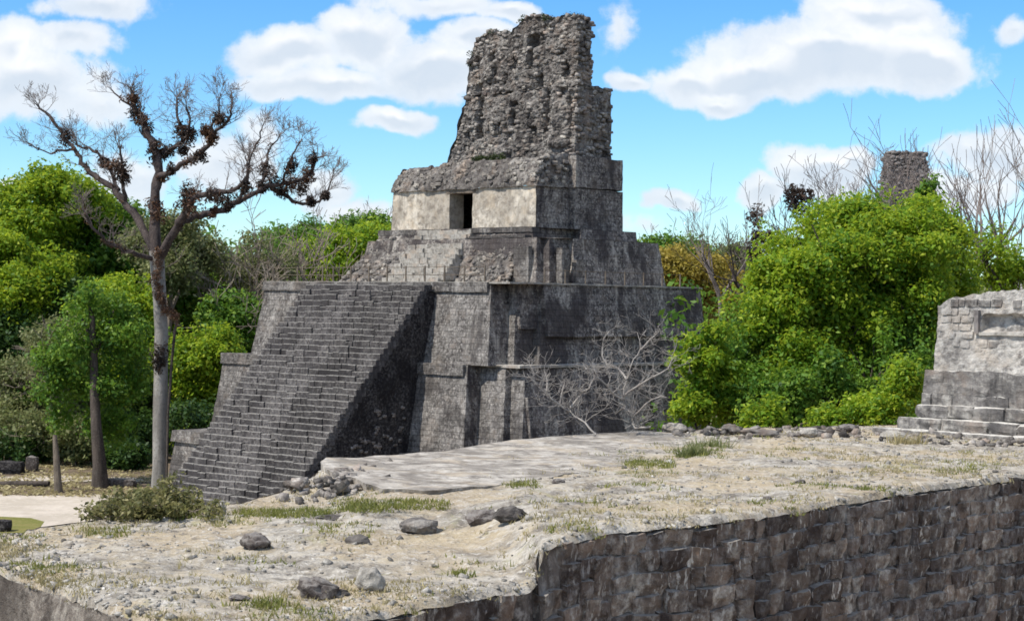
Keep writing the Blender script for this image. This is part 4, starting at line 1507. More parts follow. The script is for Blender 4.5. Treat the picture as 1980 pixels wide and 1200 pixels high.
# heap of cut branches by the stair foot
c0 = onz(285, 985, 8.15)
heap = empty('brush_heap', c0)
tag(heap, 'heap of cut wilting leafy branches beside the foot of the grand stairway', 'brush heap')
lines, C = [], []
gg = random.Random(4)
for i in range(120):
    x = gg.triangular(175, 400, 285)
    hh = max(0.0, 1 - abs(x - 290) / 125.)
    p = on_terrace(x, 1012 - gg.uniform(0, 14) - (x - 180) * .06) + Vector((0, gg.uniform(-.2, .5), gg.uniform(0, .26) * hh))
    d = Vector((gg.gauss(0, .8), gg.gauss(0, .5), gg.uniform(-.1, .4) * hh + .05)).normalized()
    L = gg.uniform(.3, .6)
    lines.append([(p, .012), (p + d * L * .5 + Vector((0, 0, .05)), .009), (p + d * L, .004)])
    for q in range(4):
        C.append(tuple(p + d * L * gg.uniform(.2, 1.05) + Vector((0, 0, .03))))
tube_mesh('branches', lines, M['bark_scrub'], heap)
V_, F_ = leaves(C, .16, 17, .10, 55, .3, .5)
np_mesh('leaves', V_, F_, M['leaf_cut'], heap)

# ================================================================== small shrine on the right
S0 = onz(1690, 838, 8.55)
SH = Vector((S0.x, S0.y, 0))


def SW(u, v, z):
    return SH + UX * u + VX * v + Vector((0, 0, z))


shrine = empty('stepped_shrine', SW(5, 3, 8.5))
tag(shrine, 'low pale stone shrine with a rectangular wall niche on steps at the right edge', 'shrine')


def sbox(mb, u0, u1, v0, v1, z0, z1, sp=.22, amp=.06, fr=2.0):
    c = [(u0, v0), (u1, v0), (u1, v1), (u0, v1)]
    for i in range(4):
        a, b = c[i], c[(i + 1) % 4]
        grid(mb, SW(*a, z0), SW(*b, z0), SW(*b, z1), SW(*a, z1), sp, amp, fr)
    grid(mb, SW(u0, v0, z1), SW(u1, v0, z1), SW(u1, v1, z1), SW(u0, v1, z1), sp, amp, fr)


SHR = []
SHS = [stone_mesh('stone', M['shrine'], 120 + i, .10, 3) for i in range(6)]
SHD = [stone_mesh('stone', M['shrinedark'], 130 + i, .10, 3) for i in range(6)]
UR = 8.0
for (u0, v0, z0, z1, nm) in ((-0.15, 0.0, 7.6, 8.72, 'bottom_step'), (0.45, 0.42, 8.6, 9.03, 'middle_step'), (0.88, 0.72, 9.0, 9.40, 'top_step')):
    mb = MB()
    sbox(mb, u0 + .1, UR, v0 + .1, 6, z0, z1 - .06)
    core_ = mb.build(nm, M['shrinedark'], shrine)
    u = u0
    while u < 5.6:
        L = R.uniform(.7, 1.5)
        dep = R.uniform(.45, .6)
        put_stone(core_, 'stone', SHD, SW(u + L / 2, v0 + dep / 2 + R.gauss(0, .02), z1 - .17 + R.gauss(0, .008)), (L * 1.08, dep * 1.1, .37), Matrix.Rotation(-YAW + R.gauss(0, .04), 3, 'Z') @ Matrix.Rotation(R.gauss(0, .04), 3, 'X'))
        u += L
mb = MB()
sbox(mb, 0.98, UR, 0.98, 5.5, 9.36, 10.36)
band = mb.build('base_band', M['shrinedark'], shrine)
for row in range(3):
    u = 0.9 + row * .05
    while u < 5.4:
        L = R.uniform(.3, .65)
        put_stone(band, 'stone', SHD, SW(u + L / 2, 1.13 + row * .02 + R.gauss(0, .015), 9.54 + row * .32), (L * 1.05, .36, .345), Matrix.Rotation(-YAW + R.gauss(0, .03), 3, 'Z'))
        u += L
mb = MB()


def stop(u):
    return lerp_tab([(1.2, 12.15), (1.35, 12.32), (2.2, 12.5), (3.8, 12.66), (6, 12.7), (8, 12.6)], u) + .05 * noise.noise(Vector((u * 4, 1, 2)))


N0, N1, NZ0, NZ1 = 2.54, 6.6, 11.46, 11.95


def wall_fn(q, s, t):
    u = 1.14 + s * (UR - 1.14)
    z = 10.34 + t * (stop(u) - 10.34)
    inn = min(1, max(0, (u - N0) / .05)) * min(1, max(0, (N1 - u) / .05)) * min(1, max(0, (z - NZ0) / .04)) * min(1, max(0, (NZ1 - z) / .04))
    return SW(u + .08 * t, 1.24 + 0.06 * t + .26 * inn, z)


grid(mb, SW(1.14, 1.2, 10.3), SW(UR, 1.2, 10.3), SW(UR, 1.2, 12.5), SW(1.14, 1.2, 12.5), 0.055, 0.045, 2.6, fn=wall_fn)
grid(mb, SW(1.14, 5, 10.3), SW(1.14, 1.24, 10.3), SW(1.22, 1.3, 12.15), SW(1.22, 5, 12.1), 0.2, 0.05, 2.6)
grid(mb, SW(1.2, 1.3, 12.12), SW(3.8, 1.3, 12.6), SW(3.8, 5, 12.5), SW(1.2, 5, 12.0), 0.2, 0.05, 2.6)
grid(mb, SW(3.8, 1.3, 12.6), SW(UR, 1.3, 12.6), SW(UR, 5, 12.5), SW(3.8, 5, 12.5), 0.2, 0.05, 2.6)
grid(mb, SW(UR, 1.24, 10.3), SW(UR, 5, 10.3), SW(UR, 5, 12.5), SW(UR, 1.3, 12.6), 0.3, 0.05, 2.6)
wl = mb.build('niche_wall', M['shrine'], shrine)
for row in range(9):
    z = 10.45 + row * .225
    u = 1.2 + R.uniform(0, .1)
    while u < 5.2:
        L = R.uniform(.16, .42)
        if z + .1 < stop(u) and not (u + L > N0 - .02 and u < N1 and z + .11 > NZ0 - .02 and z - .11 < NZ1 + .02) and R.random() < .82:
            put_stone(wl, 'stone', SHD if z > 12.15 or R.random() < .12 or (u > 3.3 and z < 10.9) else SHS, SW(u + L / 2 + .04, 1.345 + R.gauss(0, .014), z + R.gauss(0, .012)), (L * 1.02, .2, .215 * R.uniform(.85, 1.1)), Matrix.Rotation(-YAW + R.gauss(0, .06), 3, 'Z') @ Matrix.Rotation(R.gauss(0, .05), 3, 'Y'))
        u += L
mb = MB()
sbox(mb, N0 - .13, N0 - .01, 1.16, 1.4, NZ0 - .06, NZ1 + .1, .1, .02)
mb.build('niche_jamb', M['tower'], shrine)
mb = MB()
sbox(mb, N0 - .02, N1, 1.18, 1.5, NZ0 - .09, NZ0 - .005, .15, .015)
mb.build('niche_sill', M['paleboulder'], shrine)

# ================================================================== VEGETATION
def lobe(x, y, d, rx, ry, k=1.0):
    p = at(x, y, d)
    return (p.x, p.y, p.z, rx * d / F, rx * d / F * k, ry * d / F)


def root(x, d, z=0.0):
    p = at(x, 600, d)
    return Vector((p.x, p.y, z))


VOIDS = []
for (x, y, d, r) in ((1432, 690, 58.6, 42), (1492, 548, 59.5, 34), (1745, 655, 60, 48), (1600, 612, 60, 30), (1655, 715, 58.5, 40), (1560, 690, 58.5, 30), (1690, 560, 61, 30), (1770, 560, 61.5, 34)):
    p = at(x, y, d)
    VOIDS.append((p.x, p.y, p.z, r * d / F))
# ---- broad green tree and its neighbours to the right of the pyramid
leafy_tree('broadleaf_tree', root(1600, 62), [lobe(1600, 530, 62, 130, 110), lobe(1720, 500, 63, 130, 105), lobe(1510, 600, 61, 90, 90), lobe(1640, 450, 64, 90, 60), lobe(1815, 520, 65, 55, 85),
            lobe(1640, 640, 61.5, 80, 90), lobe(1740, 610, 62, 80, 90), lobe(1540, 700, 60, 60, 60), lobe(1790, 460, 64, 70, 60)],
           'leaf_bright', 'large bright green broadleaf tree filling the space between pyramid and shrine', 'tree', n=4200, per=32, size=.175, spray=.48, seed=3, trunk_r=.34, branches=9, kb=18, fb_=.28, voids=VOIDS)
leafy_tree('dark_tree', root(1660, 59), [lobe(1540, 765, 59, 140, 80), lobe(1680, 750, 60, 110, 100), lobe(1425, 740, 60, 70, 100), lobe(1760, 660, 61.5, 50, 120), lobe(1470, 640, 61.5, 60, 70)],
           'leaf_mid', 'darker green leafy tree low under the large bright tree', 'tree', n=1500, per=32, size=.17, spray=.46, voids=VOIDS, seed=7, trunk_r=.22, inner=.25)
leafy_tree('leafy_bush', root(1350, 58), [lobe(1355, 700, 58, 52, 62), lobe(1340, 780, 58, 42, 50), lobe(1390, 760, 58.5, 40, 60)],
           'leaf_bright', 'light yellow green bush directly against the right flank of the pyramid', 'bush', n=330, per=34, size=.17, spray=.32, seed=9, trunk_r=.10, inner=.3)
leafy_tree('leafy_bush', root(1480, 53, 4), [lobe(1480, 812, 53, 42, 36), lobe(1600, 815, 53.5, 40, 26)],
           'leaf_bright', 'rounded bright bush peeping over the terrace lip below the large tree', 'bush', n=110, per=36, size=.16, spray=.35, seed=12, trunk_r=.08)
leafy_tree('leafy_bush', root(1740, 54, 4), [lobe(1748, 745, 54, 40, 48), lobe(1690, 800, 54, 60, 36)],
           'leaf_bright', 'fresh green bush touching the left end of the shrine', 'bush', n=170, per=36, size=.16, spray=.4, seed=14, trunk_r=.08)
leafy_tree('vine_clad_snag', root(1800, 70), [lobe(1795, 400, 66, 16, 60), lobe(1798, 450, 66, 26, 50), lobe(1790, 540, 66, 40, 90)],
           'leaf_mid', 'narrow dark vine covered snag rising from the top of the large green tree', 'tree', n=200, per=36, size=.22, spray=.34, seed=15, trunk_r=.2)
leafy_tree('pale_green_tree', root(1910, 72), [lobe(1905, 500, 72, 60, 60), lobe(1960, 540, 73, 60, 50), lobe(2060, 560, 73, 90, 70)],
           'leaf_bright', 'yellow green tree behind the top of the shrine at the right edge', 'tree', n=230, per=26, size=.2, spray=.6, seed=17, trunk_r=.18)


# ---- big bare tree with epiphytes on the left
CD = 112.0
ceiba = empty('epiphyte_tree', root(308, CD))
tag(ceiba, 'tall bare tree with a smooth grey trunk and dark epiphyte clumps left of the stairway', 'tree')
cp = lambda x, y, o=0.0: at(x, y, CD + o)
PXM = CD / F
g = random.Random(21)
trunk = [(cp(306, 968), 21), (cp(308, 940), 16), (cp(309, 900), 14), (cp(310, 800), 14.5), (cp(311, 720), 13.5), (cp(312, 640), 13), (cp(309, 580), 13), (cp(305, 525), 14), (cp(303, 485), 15)]
tube_mesh('trunk', [[(p, r * PXM) for p, r in trunk]], M['bark_ceiba'], ceiba, 14)
LIMBS = [  # (pixels with depth offset), start radius px, end radius px
    ([(303, 490, 0), (299, 420, .3), (301, 370, .6), (306, 334, .8), (302, 300, .9), (293, 272, 1.0), (279, 240, 1.2), (264, 212, 1.4), (257, 190, 1.5)], 11, 4),
    ([(306, 338, .8), (323, 336, .2), (348, 318, -.8), (381, 302, -1.6), (403, 281, -2.2), (414, 262, -2.6), (436, 241, -3.0), (446, 216, -3.3)], 6.5, 2),
    ([(304, 318, .9), (312, 296, 1.6), (330, 289, 2.2), (352, 274, 2.8), (353, 248, 3.2), (341, 223, 3.4), (342, 190, 3.5)], 6, 2),
    ([(356, 272, 2.8), (365, 262, 2.6), (368, 240, 2.4), (360, 205, 2.2)], 4, 1.5),
    ([(414, 262, -2.6), (410, 240, -3.2), (422, 225, -3.6), (424, 190, -3.9)], 3, 1.2),
    ([(305, 500, 0), (330, 461, -.8), (348, 430, -1.5), (366, 402, -2.2), (381, 378, -2.8), (425, 373, -3.8), (458, 362, -4.6), (478, 340, -5.0), (478, 315, -5.2)], 9, 2),
    ([(348, 430, -1.5), (372, 420, -.6), (396, 414, 0), (433, 406, .8), (462, 388, 1.6), (491, 373, 2.4), (521, 358, 3.2), (561, 355, 4), (598, 338, 4.6), (612, 307, 5)], 7.5, 2.5),
    ([(462, 388, 1.6), (477, 355, 1.2), (480, 318, .8), (495, 280, .5), (506, 250, .3)], 3.5, 1.2),
    ([(505, 365, 2.8), (513, 320, 3.2), (520, 290, 3.6), (540, 262, 3.8)], 3.5, 1.2),
    ([(545, 356, 3.6), (556, 330, 3.0), (566, 300, 2.6), (580, 275, 2.4)], 3, 1.2),
    ([(521, 358, 3.2), (552, 378, 4.6), (575, 391, 5.4), (605, 391, 6), (628, 378, 6.4), (640, 350, 6.6)], 4.5, 1.5),
    ([(300, 490, 0), (275, 438, .8), (257, 408, 1.4), (238, 391, 1.9), (218, 362, 2.4), (183, 340, 2.9), (160, 314, 3.3), (145, 289, 3.6), (126, 267, 3.9), (96, 223, 4.3), (74, 204, 4.6)], 8, 2),
    ([(240, 392, 1.9), (239, 352, 1.2), (236, 322, .8), (232, 285, .4)], 4.5, 1.8),
    ([(225, 368, 2.3), (213, 330, 3.4), (204, 312, 3.9), (180, 292, 4.4), (158, 283, 4.8), (140, 262, 5.0)], 4, 1.5),
    ([(145, 289, 3.6), (120, 290, 4.2), (98, 296, 4.6), (60, 280, 5)], 2.5, 1),
    ([(300, 505, 0), (266, 490, -1), (230, 480, -1.8), (205, 464, -2.4), (180, 440, -3), (160, 404, -3.5)], 5, 1.8),
    ([(264, 212, 1.4), (240, 196, 1.6), (215, 172, 1.8)], 2.4, 1),
]
limb_lines, twig_lines = [], []
for pts_, r0, r1 in LIMBS:
    n = len(pts_)
    ln = []
    P3 = [cp(*q) for q in pts_]
    for i in range(n - 1):
        for k in range(3):
            f = k / 3
            t = (i + f) / (n - 1)
            ln.append((seg_at(P3, i, f) + Vector((g.gauss(0, .05), g.gauss(0, .05), g.gauss(0, .05))), (r0 + (r1 - r0) * t) * 1.02 * PXM * g.uniform(.88, 1.16)))
    ln.append((P3[-1], r1 * PXM))
    limb_lines.append(ln)
    for q, (p, r) in enumerate(ln):
        t = q / len(ln)
        if t < .38 and r0 > 5.5:
            continue
        for c in range(1 if t < .7 else 2):
            if g.random() < .8:
                d = Vector((g.gauss(0, .6) + (p.x - limb_lines[0][0][0].x) * .05, g.gauss(0, .6), abs(g.gauss(.7, .5))))
                grow(twig_lines, p, d, g.uniform(.6, 1.5), min(r * .36, .03), 2, g, .65, .15, 4, (3, 4), .66, .009)
    d = (P3[-1] - P3[-2]).normalized()
    for c in range(4):
        grow(twig_lines, P3[-1], d + Vector((g.gauss(0, .5), g.gauss(0, .5), g.gauss(.2, .4))), g.uniform(.6, 1.0), r1 * PXM * .55, 3, g, .6, .15, 4, (2, 4), .68, .011)
tube_mesh('limbs', limb_lines, M['bark_limb'], ceiba, 8)
tube_mesh('twigs', twig_lines, M['bark_twig'], ceiba, 3)['kind'] = 'stuff'
EPI = [(125, 267, 11, 3.9), (257, 190, 9, 1.5), (264, 214, 12, 1.4), (272, 232, 13, 1.2), (283, 252, 10, 1.1), (237, 325, 15, .8), (241, 342, 11, 1.0), (218, 322, 12, 3.2), (302, 285, 13, .9), (308, 300, 16, 1.5), (322, 292, 11, 2.0), (351, 250, 11, 3.1), (366, 254, 12, 2.5),
       (357, 274, 17, 2.8), (354, 290, 10, 2.8), (400, 257, 10, -2.2), (423, 227, 11, -3.6), (412, 266, 11, -2.5), (372, 378, 20, -2.5), (364, 370, 13, -2.3), (358, 400, 12, -2.2), (299, 400, 15, .4), (300, 420, 13, .3), (410, 375, 12, -3.5), (434, 378, 14, -4), (477, 362, 10, -4.6),
       (506, 362, 9, 2.9), (528, 352, 18, 3.4), (517, 330, 13, 3.2), (560, 352, 15, 4), (606, 308, 10, 4.9), (562, 324, 12, 3), (598, 338, 11, 4.6), (583, 366, 12, 5), (545, 372, 10, 4.4), (203, 314, 9, 3.9), (310, 350, 9, .8), (332, 327, 8, -.3), (385, 301, 10, -1.7), (630, 380, 8, 6.4), (600, 392, 8, 6), (308, 680, 14, -.5), (307, 700, 11, -.5), (440, 402, 8, .9), (410, 412, 8, .3)]
for (x, y, r, o) in EPI:
    c = cp(x, y, o)
    rm = r * PXM * 1.45
    V_, F_ = leaves([tuple(c + Vector((g.gauss(0, .25), g.gauss(0, .25), g.gauss(0, .3))) * rm) for _ in range(5)], rm * .8, 44, .30, g.randint(0, 9999), .3, .32)
    np_mesh('epiphyte', V_, F_, M['epi_brown' if (x * 7 + y) % 3 == 0 else 'epi'], ceiba)['kind'] = 'stuff'
C = []
for ln in limb_lines:
    for (p, r) in ln[len(ln) // 4:]:
        if g.random() < .4:
            C.append(tuple(p + Vector((g.gauss(0, .06), g.gauss(0, .1), .06))))
V_, F_ = leaves(C, .26, 16, .24, 18, .4, .3)
np_mesh('limb_epiphytes', V_, F_, M['epi_brown'], ceiba)['kind'] = 'stuff'
C = []
for (x0, y0, x1, y1, n) in ((299, 545, 318, 596, 26), (318, 596, 346, 620, 16), (303, 480, 305, 545, 22), (381, 303, 348, 320, 12)):
    for i in range(n):
        t = i / n
        C.append(tuple(cp(x0 + (x1 - x0) * t, y0 + (y1 - y0) * t, -.6) + Vector((g.gauss(0, .12), g.gauss(0, .2), g.gauss(0, .1)))))
V_, F_ = leaves(C, .3, 22, .22, 8, .2, .3)
np_mesh('hanging_epiphyte', V_, F_, M['epi_brown'], ceiba)
lines = [[(cp(343, 618, -.6), .08), (cp(338, 640, -.5), .1), (cp(332, 700, -.4), .1), (cp(325, 800, -.5), .08), (cp(322, 940, -.6), .08)]]
tube_mesh('hanging_root', lines, M['bark_dark'], ceiba, 6)

# ---- forest edge on the left: every tree its own
FOREST = [  # name, x root, d, lobes(px), material, label, n, per, size, bark
    ('broadleaf_tree', 50, 150, [(60, 420, 95, 70), (10, 450, 80, 70), (140, 400, 70, 55), (90, 360, 60, 34)], 'leaf_bright', 'sunlit bright green tree at the far left, highest of the leafy crowns', 520, 30, .5),
    ('broadleaf_tree', 215, 152, [(205, 430, 75, 60), (250, 500, 70, 60), (160, 480, 60, 60)], 'leaf_mid', 'mid green tree behind the forks of the tall bare tree', 420, 30, .5),
    ('broadleaf_tree', 20, 138, [(20, 570, 75, 60), (-40, 520, 80, 80), (70, 530, 60, 50)], 'leaf_bright', 'yellow green tree crown against the left border, second from the top', 420, 30, .45),
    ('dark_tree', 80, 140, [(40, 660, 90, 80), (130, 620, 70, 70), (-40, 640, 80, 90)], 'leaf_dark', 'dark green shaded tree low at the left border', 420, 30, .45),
    ('scrubby_tree', 110, 128, [(110, 680, 70, 60), (70, 750, 75, 70), (150, 760, 55, 60), (110, 820, 80, 40), (20, 820, 60, 50)], 'leaf_olive', 'grey olive scrubby tree above the wooden post', 420, 26, .38),
    ('broadleaf_tree', 230, 136, [(215, 600, 70, 60), (240, 670, 60, 70), (265, 590, 40, 50), (220, 740, 50, 50)], 'leaf_bright', 'yellow green tree just left of the smooth grey trunk', 420, 30, .42),
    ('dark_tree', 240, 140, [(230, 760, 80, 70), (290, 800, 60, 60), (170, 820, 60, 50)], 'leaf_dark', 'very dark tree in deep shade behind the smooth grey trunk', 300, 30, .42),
    ('round_bush', 400, 134, [(400, 690, 66, 62), (370, 760, 50, 60), (440, 740, 45, 60), (380, 810, 60, 50), (345, 700, 40, 60)], 'leaf_bright', 'rounded bright green tree between the grey trunk and the stairway', 520, 30, .40),
    ('scrubby_tree', 440, 150, [(430, 560, 85, 60), (500, 520, 70, 60), (380, 600, 60, 50)], 'leaf_olive', 'dusty olive tree behind the top left corner of the pyramid terrace', 260, 24, .42),
    ('dark_tree', 480, 140, [(480, 640, 50, 60), (440, 620, 50, 50)], 'leaf_mid', 'dark green tree touching the left edge of the upper terrace', 260, 30, .42),
    ('broadleaf_tree', 650, 215, [(640, 500, 70, 40), (700, 480, 60, 40), (600, 520, 50, 40), (730, 470, 40, 30)], 'leaf_bright', 'bright green treetops seen just left of the summit platform', 420, 30, .62),
    ('dark_tree', 620, 235, [(650, 462, 60, 30), (720, 452, 60, 26), (590, 480, 60, 40)], 'leaf_mid', 'darker treetops on the skyline left of the sanctuary', 320, 30, .65),
    ('broadleaf_tree', 95, 132, [(60, 800, 60, 50), (120, 810, 50, 40), (0, 800, 60, 60)], 'leaf_mid', 'low green tree over the shaded ground at the far left', 300, 28, .36),
    ('broadleaf_tree', 110, 146, [(100, 540, 60, 50), (150, 570, 50, 40), (70, 600, 50, 40)], 'leaf_bright', 'yellow green tree between the two uppermost left crowns and the post', 320, 30, .42),
    ('scrubby_tree', 300, 142, [(290, 470, 60, 50), (340, 450, 50, 40), (330, 520, 50, 50), (380, 490, 50, 50)], 'leaf_olive', 'olive grey tree filling the space behind the main fork of the bare giant', 300, 26, .42),
    ('broadleaf_tree', 345, 148, [(350, 590, 60, 50), (400, 560, 50, 50), (310, 620, 40, 40)], 'leaf_mid', 'mid green tree above the rounded bright tree by the stairway', 320, 30, .42),
    ('golden_bush', 1340, 165, [(1340, 540, 60, 50), (1390, 580, 50, 60), (1300, 520, 50, 40)], 'leaf_gold', 'yellowing bushy tree just right of the upper terrace corner', 420, 28, .5),
    ('broadleaf_tree', 1330, 190, [(1300, 500, 50, 36), (1350, 505, 40, 30), (1400, 520, 50, 30)], 'leaf_mid', 'small green treetops behind the yellowing bushy tree', 300, 28, .55),
    ('scrubby_tree', 1420, 180, [(1420, 520, 50, 50), (1440, 600, 60, 60)], 'leaf_olive', 'olive tree between the yellowing tree and the large green tree', 260, 28, .5),
]
for i, (nm, x, d, lbs, mt, lab, n, per, sz) in enumerate(FOREST):
    leafy_tree(nm, root(x, d), [lobe(a, b, d + R.uniform(-2, 3), c, e, .9) for (a, b, c, e) in lbs], mt, lab, 'tree', 'trees of the forest edge', n=int(n * 1.7), per=per, size=sz * .80, spray=.95 * d / 140, seed=100 + i, trunk_r=.3, branches=8, twigs=3 if mt == 'leaf_olive' else 0, bark='bark_scrub' if mt == 'leaf_olive' else 'bark_dark')

# understory at the forest foot
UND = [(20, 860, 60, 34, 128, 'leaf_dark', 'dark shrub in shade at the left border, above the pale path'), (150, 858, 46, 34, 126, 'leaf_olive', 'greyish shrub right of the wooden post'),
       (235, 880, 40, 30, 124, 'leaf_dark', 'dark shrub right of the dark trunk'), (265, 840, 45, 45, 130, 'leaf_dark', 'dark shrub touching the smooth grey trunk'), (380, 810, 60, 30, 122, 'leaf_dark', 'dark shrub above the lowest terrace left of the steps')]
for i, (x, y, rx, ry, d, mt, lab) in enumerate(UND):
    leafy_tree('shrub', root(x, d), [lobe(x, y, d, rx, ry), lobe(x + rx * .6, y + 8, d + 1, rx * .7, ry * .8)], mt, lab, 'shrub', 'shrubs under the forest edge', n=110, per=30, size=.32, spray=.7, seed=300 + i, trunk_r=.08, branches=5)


# ---- leafless trees
def bare_tree(name, x, d, top, label, seed, r=.22, bark='bark_pale', lean=0.0, z=0.0, fork=.45, spread=.42, depth=4, group='leafless trees', epi=0, up=.16, first=3, lk=.46, minr=.018):
    t = empty(name, root(x, d, z))
    tag(t, label, 'tree', group)
    g = random.Random(seed)
    b = root(x, d, z)
    tp = at(x + lean, top, d)
    H = tp.z - z
    fk = b + Vector(((tp.x - b.x) * fork, 0, H * fork))
    ln = [(b, r * 1.25)]
    for k in range(1, 7):
        f = k / 6
        ln.append((b.lerp(fk, f) + Vector((math.sin(f * 3 + seed) * .15, g.gauss(0, .08), 0)), r * (1.05 - .35 * f)))
    fk = ln[-1][0]
    lines = []
    tw = []
    for k in range(first):
        a = (k + g.uniform(-.2, .2)) * 2 * math.pi / first
        d_ = Vector((math.cos(a) * spread * 1.3, math.sin(a) * spread * 1.3, 1))
        grow(tw, fk, d_, H * (1 - fork) * lk, r * .62, depth, g, spread, up, 5, (2, 3), .66, minr)
    tube_mesh('trunk', [ln], M[bark], t, 7)
    tube_mesh('limbs', tw, M[bark], t, 5)
    if epi:
        C = []
        for _ in range(epi):
            l_ = g.choice(tw[:max(8, len(tw) // 14)])
            C.append(tuple(g.choice(l_)[0] + Vector((0, 0, .1))))
        V_, F_ = leaves(C, .55 * d / 120, 46, .4, seed + 5, .3, .35)
        np_mesh('epiphyte', V_, F_, M['epi'], t)
    return t


BT = [(1850, 82, 195, 'bark_twig', 'leafless pale tree with two upright stems right of the far tower', .34, -50, 4), (1890, 84, 200, 'bark_twig', 'slender leafless tree, middle one of the three above the shrine', .28, 20, 3),
      (1935, 74, 180, 'bark_twig', 'leafless tree with a curved trunk nearest the right border', .30, 30, 3), (1990, 80, 210, 'bark_pale', 'leafless tree cut by the right border', .14, 10, 3)]
for i, (x, d, top, bk, lab, r, ln_, ft) in enumerate(BT):
    bare_tree('bare_tree', x, d, top, lab, 400 + i, r, bk, ln_, 0, .50, .40, 4, first=ft, minr=.012, lk=.46, up=.2)
BT2 = [(1575, 120, 300, 'dark limbed leafless tree full of epiphytes behind the large green tree', 16, 0, .26), (1490, 124, 380, 'low spreading leafless tree with epiphytes on the skyline, right of the yellowing tree', 18, -40, .24), (1640, 128, 265, 'fine twigged leafless tree before the white cloud, left of the far tower', 3, 20, .2),
       (1680, 126, 270, 'thin leafless tree directly left of the far tower', 0, 0, .15), (1400, 150, 370, 'spindly leafless tree above the yellowing bush', 6, -10, .2)]
for i, (x, d, top, lab, ep, lean, r) in enumerate(BT2):
    bare_tree('bare_tree', x, d, top, lab, 430 + i, r, 'bark_limb' if ep > 8 else 'bark_twig', lean, 0, .58, .5, 4, epi=ep, first=4, minr=.016, lk=.46, up=.2)
BT3 = [(1270, 210, 425), (1310, 230, 420), (1350, 220, 440), (1240, 240, 435), (1380, 215, 430), (1430, 200, 415), (745, 250, 345), (700, 230, 420), (1290, 170, 450), (1445, 170, 400), (1530, 165, 360)]
BL3 = ['leafless tree on the skyline just right of the summit platform', 'leafless tree on the skyline, second from the summit platform', 'leafless tree on the skyline above the yellowing bush top', 'faint leafless tree touching the right edge of the sanctuary', 'leafless tree on the skyline left of the epiphyte trees',
       'grey leafless tree under the low white cloud', 'lone thin leafless tree left of the sanctuary wall', 'leafless twigs above the treetops left of the sanctuary', 'stubby leafless tree beside the upper terrace corner', 'pale leafless tree behind the spreading epiphyte tree', 'pale leafless tree at the foot of the white cloud']
for i, (x, d, top) in enumerate(BT3):
    bare_tree('bare_tree', x, d, top, BL3[i], 460 + i, .16, 'bark_twig' if i % 2 else 'bark_scrub', R.uniform(-10, 10), 0, .6, .45, 3, epi=3 if i in (0, 4, 5) else 0, first=4, minr=.03)
SC = [(420, 145, 430), (480, 148, 400), (540, 150, 395), (575, 152, 410), (510, 140, 470), (600, 160, 430)]
SL_ = ['grey leafless scrub tree between the bare giant and the terrace corner', 'brownish leafless scrub tree under the longest right limb of the bare giant', 'leafless scrub tree under the tip of the longest right limb', 'outermost leafless scrub tree left of the skyline gap',
       'low leafless scrub tree behind the upper terrace corner', 'thin leafless scrub tree by the bright treetops', 'leafless scrub tree above the rounded bright bush', 'leafless scrub tree rising beside the left stair corner', 'leafless scrub tree behind the main fork of the bare giant']
for i, (x, d, top) in enumerate(SC):
    bare_tree('scrub_tree', x, d, top, SL_[i], 500 + i, .15, 'bark_scrub', R.uniform(-15, 15), 0, .42, .55, 4, 'leafless scrub trees on the left', first=4, minr=.03)


# ---- bleached dead shrubs in front of the pyramid flank
def dead_shrub(name, d, branches, label, seed):
    o = on_terrace(branches[0][0][0], 838)
    t = empty(name, o)
    tag(t, label, 'dead shrub', 'dead shrubs before the pyramid')
    g = random.Random(seed)
    main, tw = [], []
    for b in branches:
        P3 = [at(x, y, d + oo + g.uniform(-.3, .3)) for (x, y, oo) in [(q[0], q[1], q[2] if len(q) > 2 else 0) for q in b]]
        ln = []
        n = len(P3)
        for i in range(n - 1):
            for k in range(2):
                t_ = (i + k / 2) / (n - 1)
                ln.append((seg_at(P3, i, k / 2) + Vector((g.gauss(0, .02), g.gauss(0, .02), g.gauss(0, .02))), .038 - .026 * t_))
        ln.append((P3[-1], .011))
        main.append(ln)
        for (p, r) in ln[2:]:
            for c in range(3):
                dd = Vector((g.gauss(0, 1), g.gauss(0, .8), g.gauss(.3, .7)))
                grow(tw, p, dd, g.uniform(.25, .62), r * .35, 2, g, .6, .1, 4, (2, 3), .62, .0042)
    tube_mesh('stems', main, M['bark_white'], t, 6)
    tube_mesh('twigs', tw, M['bark_white'], t, 3)['kind'] = 'stuff'


